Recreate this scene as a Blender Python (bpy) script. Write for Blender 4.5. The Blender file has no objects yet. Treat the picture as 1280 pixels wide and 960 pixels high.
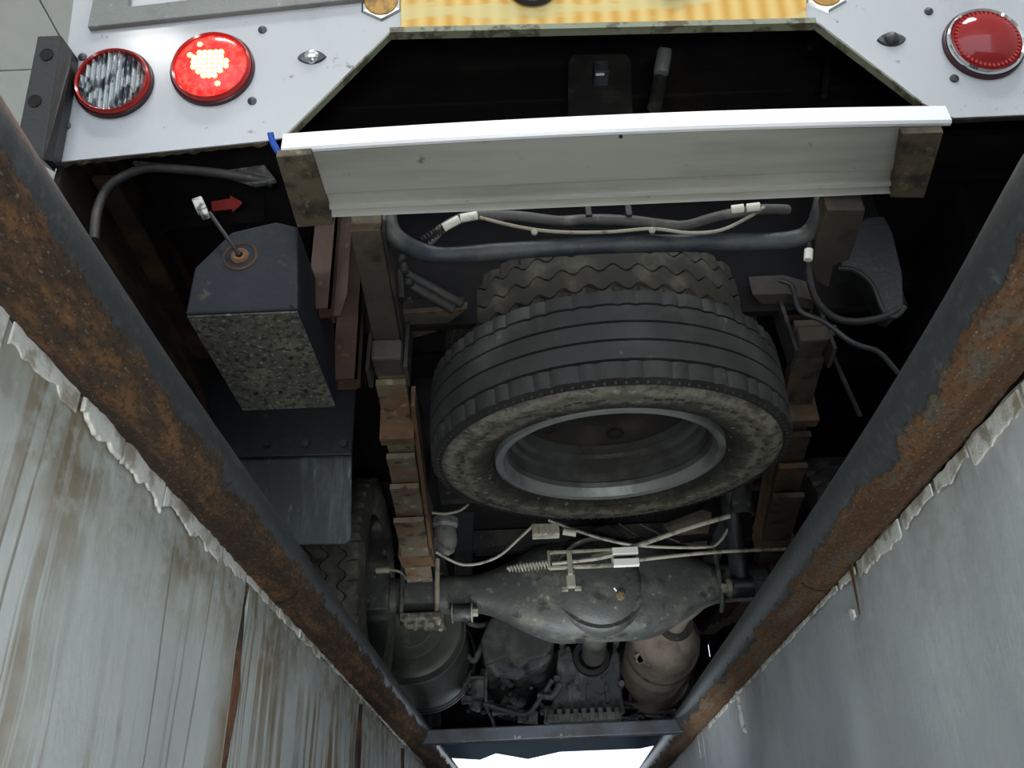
import bpy, bmesh, math, random
from mathutils import Vector as V, Matrix, noise
random.seed(7)
S = bpy.context.scene
COL = S.collection
PI = math.pi
rad = math.radians

# ------------------------------------------------------------------ camera
FPX = 1100.0
PITCH, ROLL = rad(30.2), rad(2.5)
CAM = V((0, 0, -0.5))
_fw = V((0, math.cos(PITCH), math.sin(PITCH)))
_u0 = V((0, -math.sin(PITCH), math.cos(PITCH)))
_r0 = V((1, 0, 0))
_rt = _r0 * math.cos(ROLL) - _u0 * math.sin(ROLL)
_up = _r0 * math.sin(ROLL) + _u0 * math.cos(ROLL)
cd = bpy.data.cameras.new('camera')
cam = bpy.data.objects.new('camera', cd)
COL.objects.link(cam)
m = Matrix((_rt, _up, -_fw)).transposed().to_4x4()
m.translation = CAM
cam.matrix_world = m
cd.sensor_width = 36.0
cd.lens = FPX / 1280 * 36.0
cd.clip_start = 0.02
S.camera = cam


def P(px, py, y=None, z=None, x=None):
    """point in the world seen at a photo pixel, on the plane y=, z= or x="""
    d = _fw + _rt * ((px - 640) / FPX) + _up * ((480 - py) / FPX)
    if y is not None:
        t = (y - CAM.y) / d.y
    elif z is not None:
        t = (z - CAM.z) / d.z
    else:
        t = (x - CAM.x) / d.x
    return CAM + d * t


# ------------------------------------------------------------------ world, lights, exposure
S.view_settings.view_transform = 'Standard'
S.view_settings.look = 'None'
S.view_settings.gamma = 1
S.view_settings.use_curve_mapping = False
S.view_settings.exposure = 0.35
W = bpy.data.worlds.new('sky')
S.world = W
W.use_nodes = True
bg = W.node_tree.nodes['Background']
bg.inputs[0].default_value = (0.80, 0.90, 1.0, 1)
bg.inputs[1].default_value = 1.8


def area(name, loc, target, size, sy, power, color=(1, 1, 1)):
    l = bpy.data.lights.new(name, 'AREA')
    l.shape = 'RECTANGLE'
    l.size, l.size_y = size, sy
    l.energy = power
    l.color = color
    o = bpy.data.objects.new(name, l)
    COL.objects.link(o)
    o.location = loc
    o.rotation_euler = (V(target) - V(loc)).to_track_quat('-Z', 'Y').to_euler()
    return o


area('ceiling_lamp_light', (-0.9, -1.0, 4.30), (-0.6, 0.8, 0), 1.2, 0.5, 60, (1, 0.98, 0.95))
area('ceiling_lamp_light', (1.6, -1.0, 4.30), (0.6, 0.8, 0), 1.2, 0.5, 60, (1, 0.98, 0.95))
area('ceiling_lamp_light', (-3.39, -5.6, 4.30), (-3.39, -5.5, 0), 0.5, 0.5, 14, (1, 0.98, 0.95))
area('added_pit_fill', (0.05, -0.75, -1.1), (0.1, 1.6, 0.35), 0.4, 0.25, 17, (1.0, 0.99, 0.93))  # added unseen fill, brightens the pit walls and near underbody
area('added_underbody_fill', (0.08, 2.3, -0.72), (0.18, 2.9, 0.3), 0.3, 0.5, 2.6, (0.93, 0.98, 1.0)).data.spread = rad(70)  # added unseen fill, lifts the axle and the underbody beyond it


# ------------------------------------------------------------------ materials
def nt(name):
    mt = bpy.data.materials.new(name)
    mt.use_nodes = True
    t = mt.node_tree
    return mt, t, t.nodes['Principled BSDF']


def N(t, kind, **k):
    n = t.nodes.new(kind)
    for a, b in k.items():
        setattr(n, a, b)
    return n


def coords(t, scale, uv=False):
    tc = N(t, 'ShaderNodeTexCoord')
    mp = N(t, 'ShaderNodeMapping')
    mp.inputs['Scale'].default_value = scale
    t.links.new(tc.outputs['UV' if uv else 'Object'], mp.inputs[0])
    return mp.outputs[0]


def noise_fac(t, scale, nscale, lo, hi, detail=6, uv=False, rough=.6):
    n = N(t, 'ShaderNodeTexNoise')
    n.inputs['Scale'].default_value = nscale
    n.inputs['Detail'].default_value = detail
    n.inputs['Roughness'].default_value = rough
    t.links.new(coords(t, scale, uv), n.inputs['Vector'])
    r = N(t, 'ShaderNodeMapRange')
    r.interpolation_type = 'SMOOTHSTEP'
    r.inputs[1].default_value, r.inputs[2].default_value = lo, hi
    t.links.new(n.outputs[0], r.inputs[0])
    return r.outputs[0], n.outputs[0]


def mix(t, fac, a, b):
    mx = N(t, 'ShaderNodeMix', data_type='RGBA')
    if isinstance(fac, (int, float)):
        mx.inputs[0].default_value = fac
    else:
        t.links.new(fac, mx.inputs[0])
    for i, c in ((6, a), (7, b)):
        if isinstance(c, tuple):
            mx.inputs[i].default_value = (*c, 1)
        else:
            t.links.new(c, mx.inputs[i])
    return mx.outputs[2]


def math_(t, op, a, b, clamp=False):
    n = N(t, 'ShaderNodeMath', operation=op, use_clamp=clamp)
    for i, c in ((0, a), (1, b)):
        if isinstance(c, (int, float)):
            n.inputs[i].default_value = c
        else:
            t.links.new(c, n.inputs[i])
    return n.outputs[0]


def bump(t, p, h, strength, dist=.004):
    b = N(t, 'ShaderNodeBump')
    b.inputs['Strength'].default_value = strength
    b.inputs['Distance'].default_value = dist
    t.links.new(h, b.inputs['Height'])
    t.links.new(b.outputs[0], p.inputs['Normal'])


def M(name, c, layers=(), rough=.6, metal=0.0, bs=70, bst=.35, stretch=(1, 1, 1), spec=.5):
    """base colour with worn layers: (colour, noise scale, lo, hi, stretch)"""
    mt, t, p = nt(name)
    col = c
    for L in layers:
        lc, ns, lo, hi = L[:4]
        st = L[4] if len(L) > 4 else (1, 1, 1)
        f, _ = noise_fac(t, st, ns, lo, hi)
        col = mix(t, f, col, lc)
    if isinstance(col, tuple):
        p.inputs['Base Color'].default_value = (*col, 1)
    else:
        t.links.new(col, p.inputs['Base Color'])
    p.inputs['Roughness'].default_value = rough
    p.inputs['Metallic'].default_value = metal
    p.inputs['Specular IOR Level'].default_value = spec
    if bst:
        _, h = noise_fac(t, stretch, bs, 0, 1, 8, rough=.7)
        bump(t, p, h, bst)
    return mt


m_dark = M('dark_grimy_steel', (.018, .018, .020), [((.05, .045, .038), 9, .45, .7), ((.10, .085, .065), 30, .58, .75)], .6)
m_black = M('black_underbody', (.007, .0065, .008), [((.018, .015, .013), 6, .5, .75)], .8, spec=.25)
m_black_paint = M('black_satin_paint', (.02, .021, .024), [((.07, .07, .07), 25, .6, .8)], .35)
m_blue = M('dark_blue_paint', (.024, .032, .048), [((.06, .07, .072), 10, .40, .62), ((.12, .095, .06), 22, .62, .72)], .5)
m_tank = M('dusty_tank_steel', (.009, .012, .019), [((.022, .026, .030), 7, .45, .75, (1, 1, .4)), ((.06, .055, .04), 30, .62, .75)], .6, spec=.2)
m_tank_under = M('mud_caked_steel', (.07, .072, .06), [((.14, .14, .105), 16, .45, .7), ((.02, .02, .018), 75, .5, .6), ((.22, .22, .17), 110, .57, .66)], .85, bs=120, bst=.8)
m_redox = M('red_oxide_primer', (.052, .026, .018), [((.035, .02, .016), 12, .45, .7), ((.13, .05, .03), 40, .6, .72)], .75)
m_rust = M('rusty_steel', (.16, .075, .035), [((.06, .04, .03), 14, .45, .65), ((.30, .14, .055), 22, .55, .7)], .85, bst=.7)
m_spring = M('rusty_leaf_spring', (.185, .16, .115), [((.19, .10, .055), 5, .50, .66), ((.06, .052, .045), 16, .54, .62), ((.33, .30, .23), 34, .56, .7)], .8, bst=.8)
m_spring_side = M('orange_rust_edge', (.17, .095, .05), [((.08, .055, .035), 14, .45, .65)], .85, bst=.7)
m_rail = M('frame_brown_grime', (.055, .048, .04), [((.15, .105, .06), 7, .48, .68), ((.02, .02, .022), 14, .52, .68)], .75, bst=.6)
m_axle = M('oily_axle_casting', (.045, .05, .048), [((.10, .10, .082), 10, .48, .68), ((.22, .205, .16), 34, .6, .72), ((.02, .02, .02), 14, .55, .66)], .5, bst=.6)
m_oldmetal = M('pale_dusty_metal', (.27, .26, .20), [((.10, .095, .08), 18, .45, .65)], .65)
m_tyre = M('spare_tyre_rubber', (.017, .018, .018), [((.042, .044, .042), 6, .45, .75), ((.12, .12, .11), 36, .64, .78)], .68, bst=.35)
m_side = M('dusty_tyre_sidewall', (.10, .10, .082), [((.21, .205, .165), 16, .44, .6), ((.04, .04, .034), 26, .52, .62), ((.42, .41, .35), 60, .6, .7)], .85, bst=1)


def side_radial(rin):
    mt, t, p = nt('mud_ringed_sidewall')
    tc = N(t, 'ShaderNodeTexCoord')
    ln = N(t, 'ShaderNodeVectorMath', operation='LENGTH')
    mu = N(t, 'ShaderNodeVectorMath', operation='MULTIPLY')
    mu.inputs[1].default_value = (1, 1, 0)
    t.links.new(tc.outputs['Object'], mu.inputs[0])
    t.links.new(mu.outputs[0], ln.inputs[0])
    _, n1 = noise_fac(t, (1, 1, 1), 13, 0, 1, 8, rough=.7)
    _, n2 = noise_fac(t, (1, 1, 1), 55, 0, 1, 6, rough=.7)
    rr = math_(t, 'ADD', ln.outputs['Value'], math_(t, 'MULTIPLY', math_(t, 'SUBTRACT', n1, .5), .10))
    rr = math_(t, 'ADD', rr, math_(t, 'MULTIPLY', math_(t, 'SUBTRACT', n2, .5), .05))
    cr = N(t, 'ShaderNodeValToRGB')
    t.links.new(rr, cr.inputs[0])
    e = cr.color_ramp.elements
    e[0].position, e[0].color = rin + .02, (.022, .022, .019, 1)
    e[1].position, e[1].color = rin + .05, (.10, .098, .078, 1)
    for pos, c in ((rin + .062, (.24, .235, .19)), (rin + .085, (.13, .128, .10)), (rin + .098, (.26, .255, .21)), (rin + .118, (.09, .09, .075)), (rin + .130, (.05, .05, .045))):
        q = e.new(pos)
        q.color = (*c, 1)
    f, _ = noise_fac(t, (1, 1, 1), 48, .60, .70, 5)
    col = mix(t, math_(t, 'MULTIPLY', f, .75), cr.outputs[0], (.42, .41, .36))
    f, _ = noise_fac(t, (1, 1, 1), 30, .52, .62, 6)
    col = mix(t, math_(t, 'MULTIPLY', f, .7), col, (.04, .04, .035))
    t.links.new(col, p.inputs['Base Color'])
    p.inputs['Roughness'].default_value = .85
    _, h = noise_fac(t, (1, 1, 1), 90, 0, 1, 8, rough=.75)
    bump(t, p, h, 1.0, .006)
    return mt


m_side_ring = side_radial(.248)
m_mould = M('moulded_rubber_marks', (.05, .05, .043), [((.16, .155, .13), 40, .5, .62)], .8)
m_tyre2 = M('dusty_lug_tyre_rubber', (.045, .042, .036), [((.12, .11, .09), 14, .45, .7)], .8)
m_tyre3 = M('worn_wheel_tyre_rubber', (.07, .068, .06), [((.19, .18, .15), 8, .45, .66)], .75)
m_rim = M('grey_painted_rim', (.28, .31, .32), [((.14, .15, .15), 7, .45, .7), ((.3, .16, .08), 14, .66, .76)], .42, .35)
m_white = M('white_body_paint', (.53, .55, .59), [((.43, .44, .46), 5, .52, .8, (1, 1, .5)), ((.25, .24, .21), 30, .64, .72)], .13, bst=0)
m_edge = M('raw_panel_edge', (.24, .26, .19), [((.10, .09, .06), 20, .5, .6)], .6)
m_grey = M('grey_step_aluminium', (.40, .41, .385), [((.31, .315, .29), 4, .45, .7, (.4, 3, 3)), ((.15, .145, .12), 26, .64, .76)], .55, bst=.15)
m_nose = M('bright_step_nosing', (.90, .92, .97), [((.7, .72, .78), 18, .64, .75)], .35, bst=.05)
m_bracket = M('dirty_brown_bracket', (.13, .105, .07), [((.045, .04, .03), 20, .45, .62), ((.25, .22, .16), 30, .58, .72)], .85, bst=.7)
m_rubber = M('black_rubber', (.014, .014, .015), [((.045, .045, .045), 12, .5, .7)], .55)
m_flap = M('scuffed_mudflap_rubber', (.05, .057, .062), [((.16, .18, .185), 5, .46, .68, (3, 1, .5)), ((.30, .32, .32), 22, .6, .75, (3, 1, .5))], .42, bst=.2)
m_white_tape = M('white_tape', (.78, .78, .74), [((.4, .4, .36), 30, .6, .75)], .6)
m_cable = M('pale_cable_sheath', (.32, .31, .26), [((.14, .13, .11), 30, .5, .65)], .6)
m_exhaust = M('dusty_exhaust_steel', (.24, .20, .165), [((.13, .105, .085), 9, .45, .7), ((.36, .32, .27), 20, .6, .75)], .75, bst=.5)
m_engine = M('oily_engine_casting', (.085, .095, .105), [((.2, .21, .2), 12, .48, .68), ((.015, .016, .02), 20, .5, .66)], .5, bst=.5)
m_frontbar = M('haze_blue_front_valance', (.30, .42, .60), [((.38, .48, .62), 9, .5, .75)], .5)  # pale blue stands for daylight haze at the far end
m_chrome = M('chrome', (.75, .78, .82), (), .12, 1.0, bst=0)
m_lamprub = M('black_lamp_gasket', (.05, .012, .02), (), .4, bst=0)
m_red = M('red_plastic', (.42, .02, .02), (), .18, bst=0)
m_redarrow = M('red_arrow_plate', (.50, .06, .06), [((.3, .05, .05), 40, .5, .7)], .5)
m_amber = M('amber_plastic', (.50, .27, .05), [((.3, .17, .04), 60, .45, .6)], .35, bst=.3)
m_grommet = M('dark_screw', (.05, .055, .065), [((.14, .14, .15), 90, .5, .7)], .4, .4)
m_hall = M('hall_ceiling_panel', (.72, .71, .64), [((.66, .65, .59), 2, .4, .7)], .7, bst=0)
m_concrete = M('hall_floor_concrete', (.25, .25, .24), [((.17, .17, .16), 3, .45, .7)], .8)
m_pitfloor = M('pit_floor_concrete', (.32, .32, .31), [((.2, .2, .19), 4, .45, .7)], .85)
m_plaster = M('flaking_white_plaster', (.80, .82, .80), [((.40, .38, .32), 24, .46, .62), ((.38, .20, .09), 26, .66, .74), ((.2, .2, .2), 14, .66, .72)], .8, bs=90, bst=.8)
m_rubble = M('broken_render', (.30, .27, .20), [((.12, .10, .075), 14, .45, .6), ((.5, .5, .46), 22, .56, .68)], .9, bst=1)
m_void = M('dark_gap', (.012, .01, .01), (), .9, bst=0)


def pipe_mat(name, c, rust, rust2, lo, hi, wob):
    """paint above, rust low on the wall side: u runs along the pipe (m), v round it (0..1)"""
    mt, t, p = nt(name)
    tc = N(t, 'ShaderNodeTexCoord')
    sp = N(t, 'ShaderNodeSeparateXYZ')
    t.links.new(tc.outputs['UV'], sp.inputs[0])
    _, n1 = noise_fac(t, (9, 2.5, 1), 1.0, 0, 1, 8, True, .72)
    _, n2 = noise_fac(t, (60, 9, 1), 1.0, 0, 1, 6, True, .7)
    s = math_(t, 'MULTIPLY', math_(t, 'SUBTRACT', n1, .5), wob)
    s2 = math_(t, 'MULTIPLY', math_(t, 'SUBTRACT', n2, .5), .10)
    v = math_(t, 'ADD', math_(t, 'ADD', sp.outputs[1], s), s2)
    r = N(t, 'ShaderNodeMapRange')
    r.inputs[1].default_value, r.inputs[2].default_value = lo, hi
    t.links.new(v, r.inputs[0])
    f2, _ = noise_fac(t, (14, 6, 1), 1.2, .42, .62, 6, True)
    f3, _ = noise_fac(t, (95, 22, 1), 1.0, .47, .60, 8, True, .75)
    f4, _ = noise_fac(t, (34, 4, 1), 2, .48, .72, 8, True)
    f0, _ = noise_fac(t, (1.6, 3, 1), 1.5, .38, .62, 4, True)
    ru = mix(t, f0, tuple(a * .55 for a in rust), rust)
    ru = mix(t, math_(t, 'MULTIPLY', f2, math_(t, 'ADD', f0, .15, True)), ru, rust2)
    ru = mix(t, math_(t, 'MULTIPLY', f3, .7), ru, tuple(a * .3 for a in rust))
    f5, _ = noise_fac(t, (130, 34, 1), 1.0, .58, .64, 6, True, .7)
    ru = mix(t, math_(t, 'MULTIPLY', f5, .9), ru, tuple(min(.6, a * 2.2 + .08) for a in rust))
    pc = mix(t, f4, c, tuple(a * 2.1 for a in c))
    t.links.new(mix(t, r.outputs[0], pc, ru), p.inputs['Base Color'])
    rr = N(t, 'ShaderNodeMapRange')
    rr.inputs[3].default_value, rr.inputs[4].default_value = .38, .9
    t.links.new(r.outputs[0], rr.inputs[0])
    t.links.new(rr.outputs[0], p.inputs['Roughness'])
    _, h = noise_fac(t, (70, 30, 1), 1.0, 0, 1, 8, True, .75)
    hh = math_(t, 'MULTIPLY', h, math_(t, 'ADD', math_(t, 'MULTIPLY', r.outputs[0], .95), .05))
    bump(t, p, hh, 1.0, .018)
    return mt


m_pipe_l = pipe_mat('rust_eaten_pipe_paint', (.040, .046, .050), (.115, .072, .040), (.30, .145, .055), .36, .40, .62)
m_pipe_r = pipe_mat('flaking_pipe_paint', (.045, .052, .055), (.33, .16, .07), (.22, .21, .17), .46, .50, .80)


def wall_mat(name, base, pale, drip, dripamt, dark, low):
    mt, t, p = nt(name)
    f1, _ = noise_fac(t, (1, 1, 1), 3.0, .40, .70)
    col = mix(t, f1, base, pale)
    # long thin runs straight down the wall
    f2, _ = noise_fac(t, (1, 17, .42), 1.6, low, low + .07, 5, rough=.62)
    f2b, _ = noise_fac(t, (1, 1, 1), 1.8, .35, .6)
    f2 = math_(t, 'MULTIPLY', math_(t, 'MULTIPLY', f2, f2b), dripamt)
    col = mix(t, f2, col, drip)
    f3, _ = noise_fac(t, (1, 48, .5), 1.4, .60, .70, 4)
    col = mix(t, math_(t, 'MULTIPLY', f3, dripamt * .6), col, tuple(a * .62 for a in drip))
    f4, _ = noise_fac(t, (1, 1, .45), 30, .68, .74, 4)
    col = mix(t, math_(t, 'MULTIPLY', f4, .45), col, dark)
    # grime and flaking towards the rim of the wall
    tc = N(t, 'ShaderNodeTexCoord')
    sp = N(t, 'ShaderNodeSeparateXYZ')
    t.links.new(tc.outputs['Object'], sp.inputs[0])
    _, n5 = noise_fac(t, (1, 1, .6), 7, 0, 1, 8)
    e = math_(t, 'ADD', sp.outputs[2], math_(t, 'MULTIPLY', math_(t, 'SUBTRACT', n5, .5), .35))
    r = N(t, 'ShaderNodeMapRange')
    r.inputs[1].default_value, r.inputs[2].default_value = -.22, -.06
    t.links.new(e, r.inputs[0])
    f6, _ = noise_fac(t, (1, 1, 1), 22, .42, .58)
    gr = mix(t, f6, (.22, .18, .11), (.42, .44, .42))
    col = mix(t, math_(t, 'MULTIPLY', r.outputs[0], .8 * dripamt), col, gr)
    t.links.new(col, p.inputs['Base Color'])
    p.inputs['Roughness'].default_value = .62
    _, h = noise_fac(t, (1, 1, .5), 14, 0, 1, 8)
    bump(t, p, h, .35, .01)
    return mt


m_wall_l = wall_mat('drip_stained_pit_paint', (.50, .55, .56), (.60, .65, .66), (.22, .15, .075), 1.0, (.3, .32, .32), .485)
m_wall_r = wall_mat('blue_grey_pit_paint', (.47, .52, .57), (.58, .63, .68), (.42, .47, .50), .35, (.72, .76, .78), .60)


def lens_mat(name, c, emit=None):
    mt, t, p = nt(name)
    p.inputs['Base Color'].default_value = (*c, 1)
    p.inputs['Roughness'].default_value = .06
    p.inputs['Transmission Weight'].default_value = 1.0
    p.inputs['IOR'].default_value = 1.45
    return mt


m_lens_clear = lens_mat('ribbed_clear_lens', (.92, .95, .97))
m_lens_red = lens_mat('deep_red_lens', (.75, .03, .04))
m_lens_lit = lens_mat('glowing_red_lens', (1.0, .16, .10))


def emit_mat(name, c, s):
    mt, t, p = nt(name)
    p.inputs['Base Color'].default_value = (0, 0, 0, 1)
    p.inputs['Emission Color'].default_value = (*c, 1)
    p.inputs['Emission Strength'].default_value = s
    return mt


m_led = emit_mat('lit_led', (1.0, .50, .10), 8)

m_litlens, _t, _p = nt('lit_red_lens')
_p.inputs['Base Color'].default_value = (.8, .02, .02, 1)
_p.inputs['Roughness'].default_value = .15
_f, _ = noise_fac(_t, (1, 1, 1), 70, .45, .62)
_t.links.new(mix(_t, _f, (.75, .012, .012), (1, .10, .06)), _p.inputs['Emission Color'])
_p.inputs['Emission Strength'].default_value = .8
m_bulb = emit_mat('ceiling_diffuser_glow', (1, .98, .94), 12)


def yellow_mat():
    mt, t, p = nt('yellow_reflective_print')
    w = N(t, 'ShaderNodeTexWave', bands_direction='X')
    w.inputs['Scale'].default_value = 8.5
    w.inputs['Distortion'].default_value = .3
    t.links.new(coords(t, (1, 1, 1)), w.inputs[0])
    col = mix(t, w.outputs[1], (.74, .52, .17), (.62, .33, .04))
    f, _ = noise_fac(t, (1, 1, 5), 3, .5, .58, 3)
    col = mix(t, math_(t, 'MULTIPLY', f, .7), col, (.62, .56, .26))
    f, _ = noise_fac(t, (1, 1, 4), 4.3, .58, .62, 2)
    col = mix(t, f, col, (.62, .20, .03))
    t.links.new(col, p.inputs['Base Color'])
    p.inputs['Roughness'].default_value = .35
    return mt


m_yellow = yellow_mat()


# ------------------------------------------------------------------ mesh helpers
class B:
    def __init__(self):
        self.bm = bmesh.new()
        self.uv = self.bm.loops.layers.uv.new('UVMap')

    def box(self, c, s, rot=None, bev=0.0):
        mt = Matrix.Translation(V(c)) @ (rot.to_4x4() if rot else Matrix()) @ Matrix.Diagonal((*s, 1))
        r = bmesh.ops.create_cube(self.bm, size=1, matrix=mt)
        if bev:
            ed = list({e for v in r['verts'] for e in v.link_edges})
            bmesh.ops.bevel(self.bm, geom=ed, offset=bev, segments=2, affect='EDGES', profile=.5)
        return self

    def beam(self, a, b, w, h, side=V((1, 0, 0)), bev=0.0):
        a, b = V(a), V(b)
        d = (b - a)
        y = d.normalized()
        x = (side - y * side.dot(y)).normalized()
        z = x.cross(y)
        return self.box((a + b) / 2, (w, d.length, h), Matrix((x, y, z)).transposed(), bev)

    def prism(self, pts, ext, bev=0.0):
        ext = V(ext)
        a = [self.bm.verts.new(V(p)) for p in pts]
        b = [self.bm.verts.new(V(p) + ext) for p in pts]
        n = len(pts)
        fs = [self.bm.faces.new(a), self.bm.faces.new(b[::-1])]
        for i in range(n):
            fs.append(self.bm.faces.new((a[i], b[i], b[(i + 1) % n], a[(i + 1) % n])))
        bmesh.ops.recalc_face_normals(self.bm, faces=fs)
        if bev:
            ed = list({e for f in fs for e in f.edges})
            bmesh.ops.bevel(self.bm, geom=ed, offset=bev, segments=2, affect='EDGES', profile=.5)
        return self

    def cyl(self, a, b, r, seg=20, r2=None, bev=0.0):
        a, b = V(a), V(b)
        q = (b - a).to_track_quat('Z', 'Y').to_matrix().to_4x4()
        mt = Matrix.Translation((a + b) / 2) @ q
        rr = bmesh.ops.create_cone(self.bm, cap_ends=True, segments=seg, radius1=r, radius2=r if r2 is None else r2, depth=(b - a).length, matrix=mt)
        if bev:
            ed = [e for e in {e for v in rr['verts'] for e in v.link_edges} if any(len(f.verts) > 4 for f in e.link_faces)]
            bmesh.ops.bevel(self.bm, geom=ed, offset=bev, segments=2, affect='EDGES', profile=.5)
        return self

    def ball(self, c, s, seg=20):
        if isinstance(s, (int, float)):
            s = (s, s, s)
        bmesh.ops.create_uvsphere(self.bm, u_segments=seg, v_segments=seg // 2, radius=1, matrix=Matrix.Translation(V(c)) @ Matrix.Diagonal((*s, 1)))
        return self

    def tube(self, path, r, seg=12, smooth=6, disp=None, cap=True, sy=1.0):
        pts = spline([V(p) for p in path], smooth) if smooth and len(path) > 2 else [V(p) for p in path]
        rings = []
        L = 0
        t0 = (pts[1] - pts[0]).normalized()
        ref = V((0, 0, 1)) if abs(t0.z) < .9 else V((1, 0, 0))
        nrm = (ref - t0 * ref.dot(t0)).normalized()
        us = []
        for i, p in enumerate(pts):
            t = (pts[min(i + 1, len(pts) - 1)] - pts[max(i - 1, 0)]).normalized()
            nrm = (nrm - t * nrm.dot(t)).normalized()
            bn = t.cross(nrm)
            if i:
                L += (p - pts[i - 1]).length
            us.append(L)
            ring = []
            for k in range(seg):
                a = 2 * PI * k / seg
                d = nrm * math.cos(a) + bn * math.sin(a) * sy
                rr = r(i / (len(pts) - 1)) if callable(r) else r
                if disp:
                    rr += disp(L, k / seg)
                ring.append(self.bm.verts.new(p + d * rr))
            rings.append(ring)
        for i in range(len(rings) - 1):
            for k in range(seg):
                k2 = (k + 1) % seg
                f = self.bm.faces.new((rings[i][k], rings[i][k2], rings[i + 1][k2], rings[i + 1][k]))
                for lp, uvv in zip(f.loops, ((us[i], k / seg), (us[i], (k + 1) / seg), (us[i + 1], (k + 1) / seg), (us[i + 1], k / seg))):
                    lp[self.uv].uv = uvv
        if cap:
            self.bm.faces.new(rings[0][::-1])
            self.bm.faces.new(rings[-1])
        return self

    def lathe(self, prof, seg, mt, closed=False):
        """prof: list of (r, z) or callables of the segment index; mt places the axis z"""
        rings = []
        for k in range(seg):
            a = 2 * PI * k / seg
            row = []
            for pr in prof:
                r, z = pr(k) if callable(pr) else pr
                row.append(self.bm.verts.new(mt @ V((r * math.cos(a), r * math.sin(a), z))))
            rings.append(row)
        n = len(prof)
        for k in range(seg):
            for j in range(n if closed else n - 1):
                j2 = (j + 1) % n
                self.bm.faces.new((rings[k][j], rings[(k + 1) % seg][j], rings[(k + 1) % seg][j2], rings[k][j2]))
        return self


def spline(pts, n):
    out = []
    for i in range(len(pts) - 1):
        p0, p1, p2, p3 = pts[max(i - 1, 0)], pts[i], pts[i + 1], pts[min(i + 2, len(pts) - 1)]
        for k in range(n):
            t = k / n
            out.append(.5 * ((2 * p1) + (p2 - p0) * t + (2 * p0 - 5 * p1 + 4 * p2 - p3) * t * t + (3 * p1 - p0 - 3 * p2 + p3) * t ** 3))
    out.append(pts[-1])
    return out


def origin(o):
    v = V((0, 0, 0))
    while o is not None:
        v = v + V(o.location)
        o = o.parent
    return v


def obj(name, b, mat, parent=None, smooth=False, label=None, kind=None, loc=None):
    """one mesh object; geometry given in world coordinates, stored about the parent's origin"""
    off = origin(parent) if parent else V(loc or (0, 0, 0))
    bmesh.ops.translate(b.bm, verts=b.bm.verts, vec=-off)
    bmesh.ops.recalc_face_normals(b.bm, faces=b.bm.faces)
    me = bpy.data.meshes.new(name)
    b.bm.to_mesh(me)
    b.bm.free()
    me.materials.append(mat)
    if smooth:
        me.shade_smooth()
        me.set_sharp_from_angle(angle=rad(38))
    o = bpy.data.objects.new(name, me)
    COL.objects.link(o)
    if parent:
        o.parent = parent
    else:
        o.location = off
    if label:
        o['label'] = label
    if kind:
        o['kind'] = kind
    return o


def thing(name, label, cat, loc, group=None):
    o = bpy.data.objects.new(name, None)
    COL.objects.link(o)
    o.location = loc
    o.empty_display_size = .1
    o['label'], o['category'] = label, cat
    if group:
        o['group'] = group
    return o


def tag(o, label, cat, group=None):
    o['label'], o['category'] = label, cat
    if group:
        o['group'] = group
    return o


def copy_at(src, parent, loc, rot=None):
    c = src.copy()
    COL.objects.link(c)
    c.parent = parent
    c.location = V(loc) - origin(parent)
    if rot is not None:
        c.rotation_euler = rot
    return c


# ================================================================== THE PIT
def xl(y): return -.440 + .0105 * y      # left wall face
def xr(y): return .528 + .016 * y       # right wall face


def wall_panel(name, fx, side, y0, y1, parent, mat, ragged=.012, ny=None, top=-.050):
    """one bay of painted pit wall, gently uneven, with an uneven top edge"""
    b = B()
    ny = ny or max(4, int((y1 - y0) / .04))
    zs = [top, top - .03, top - .07, top - .12] + [top - .12 - .09 * k for k in range(1, 16)] + [-1.85]
    g = []
    for i in range(ny + 1):
        y = y0 + (y1 - y0) * i / ny
        row = []
        for j, z in enumerate(zs):
            d = (noise.noise(V((side * 3, y * 5, z * 4))) * .007 + noise.noise(V((side * 9, y * 16, z * 9))) * .003)
            zz = z + (ragged * noise.noise(V((1, y * 30, 2))) if j == 0 else 0)
            row.append(b.bm.verts.new((fx(y) + d, y, zz)))
        g.append(row)
    for i in range(ny):
        for j in range(len(zs) - 1):
            b.bm.faces.new((g[i][j], g[i + 1][j], g[i + 1][j + 1], g[i][j + 1]))
    # back, to give the bay its thickness
    bk = [[b.bm.verts.new((fx(y) + side * .05, y, z)) for z in (zs[0], zs[-1])] for y in (y0, y1)]
    b.bm.faces.new((bk[0][0], bk[1][0], bk[1][1], bk[0][1]))
    b.bm.faces.new([r[0] for r in g] + [bk[1][0], bk[0][0]])
    b.bm.faces.new([r[-1] for r in g] + [bk[1][1], bk[0][1]])
    b.bm.faces.new(g[0] + [bk[0][1], bk[0][0]])
    b.bm.faces.new(g[-1] + [bk[1][1], bk[1][0]])
    return obj(name, b, mat, parent, smooth=True)


def backing(name, fx, side, y0, y1):
    b = B()
    pts = [(fx(y0) + side * .05, y0), (fx(y1) + side * .05, y1), (fx(y1) + side * .30, y1), (fx(y0) + side * .30, y0)]
    b.prism([(x, y, -1.9) for x, y in pts], (0, 0, 1.838))
    return obj(name, b, m_void, kind='structure')


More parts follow.
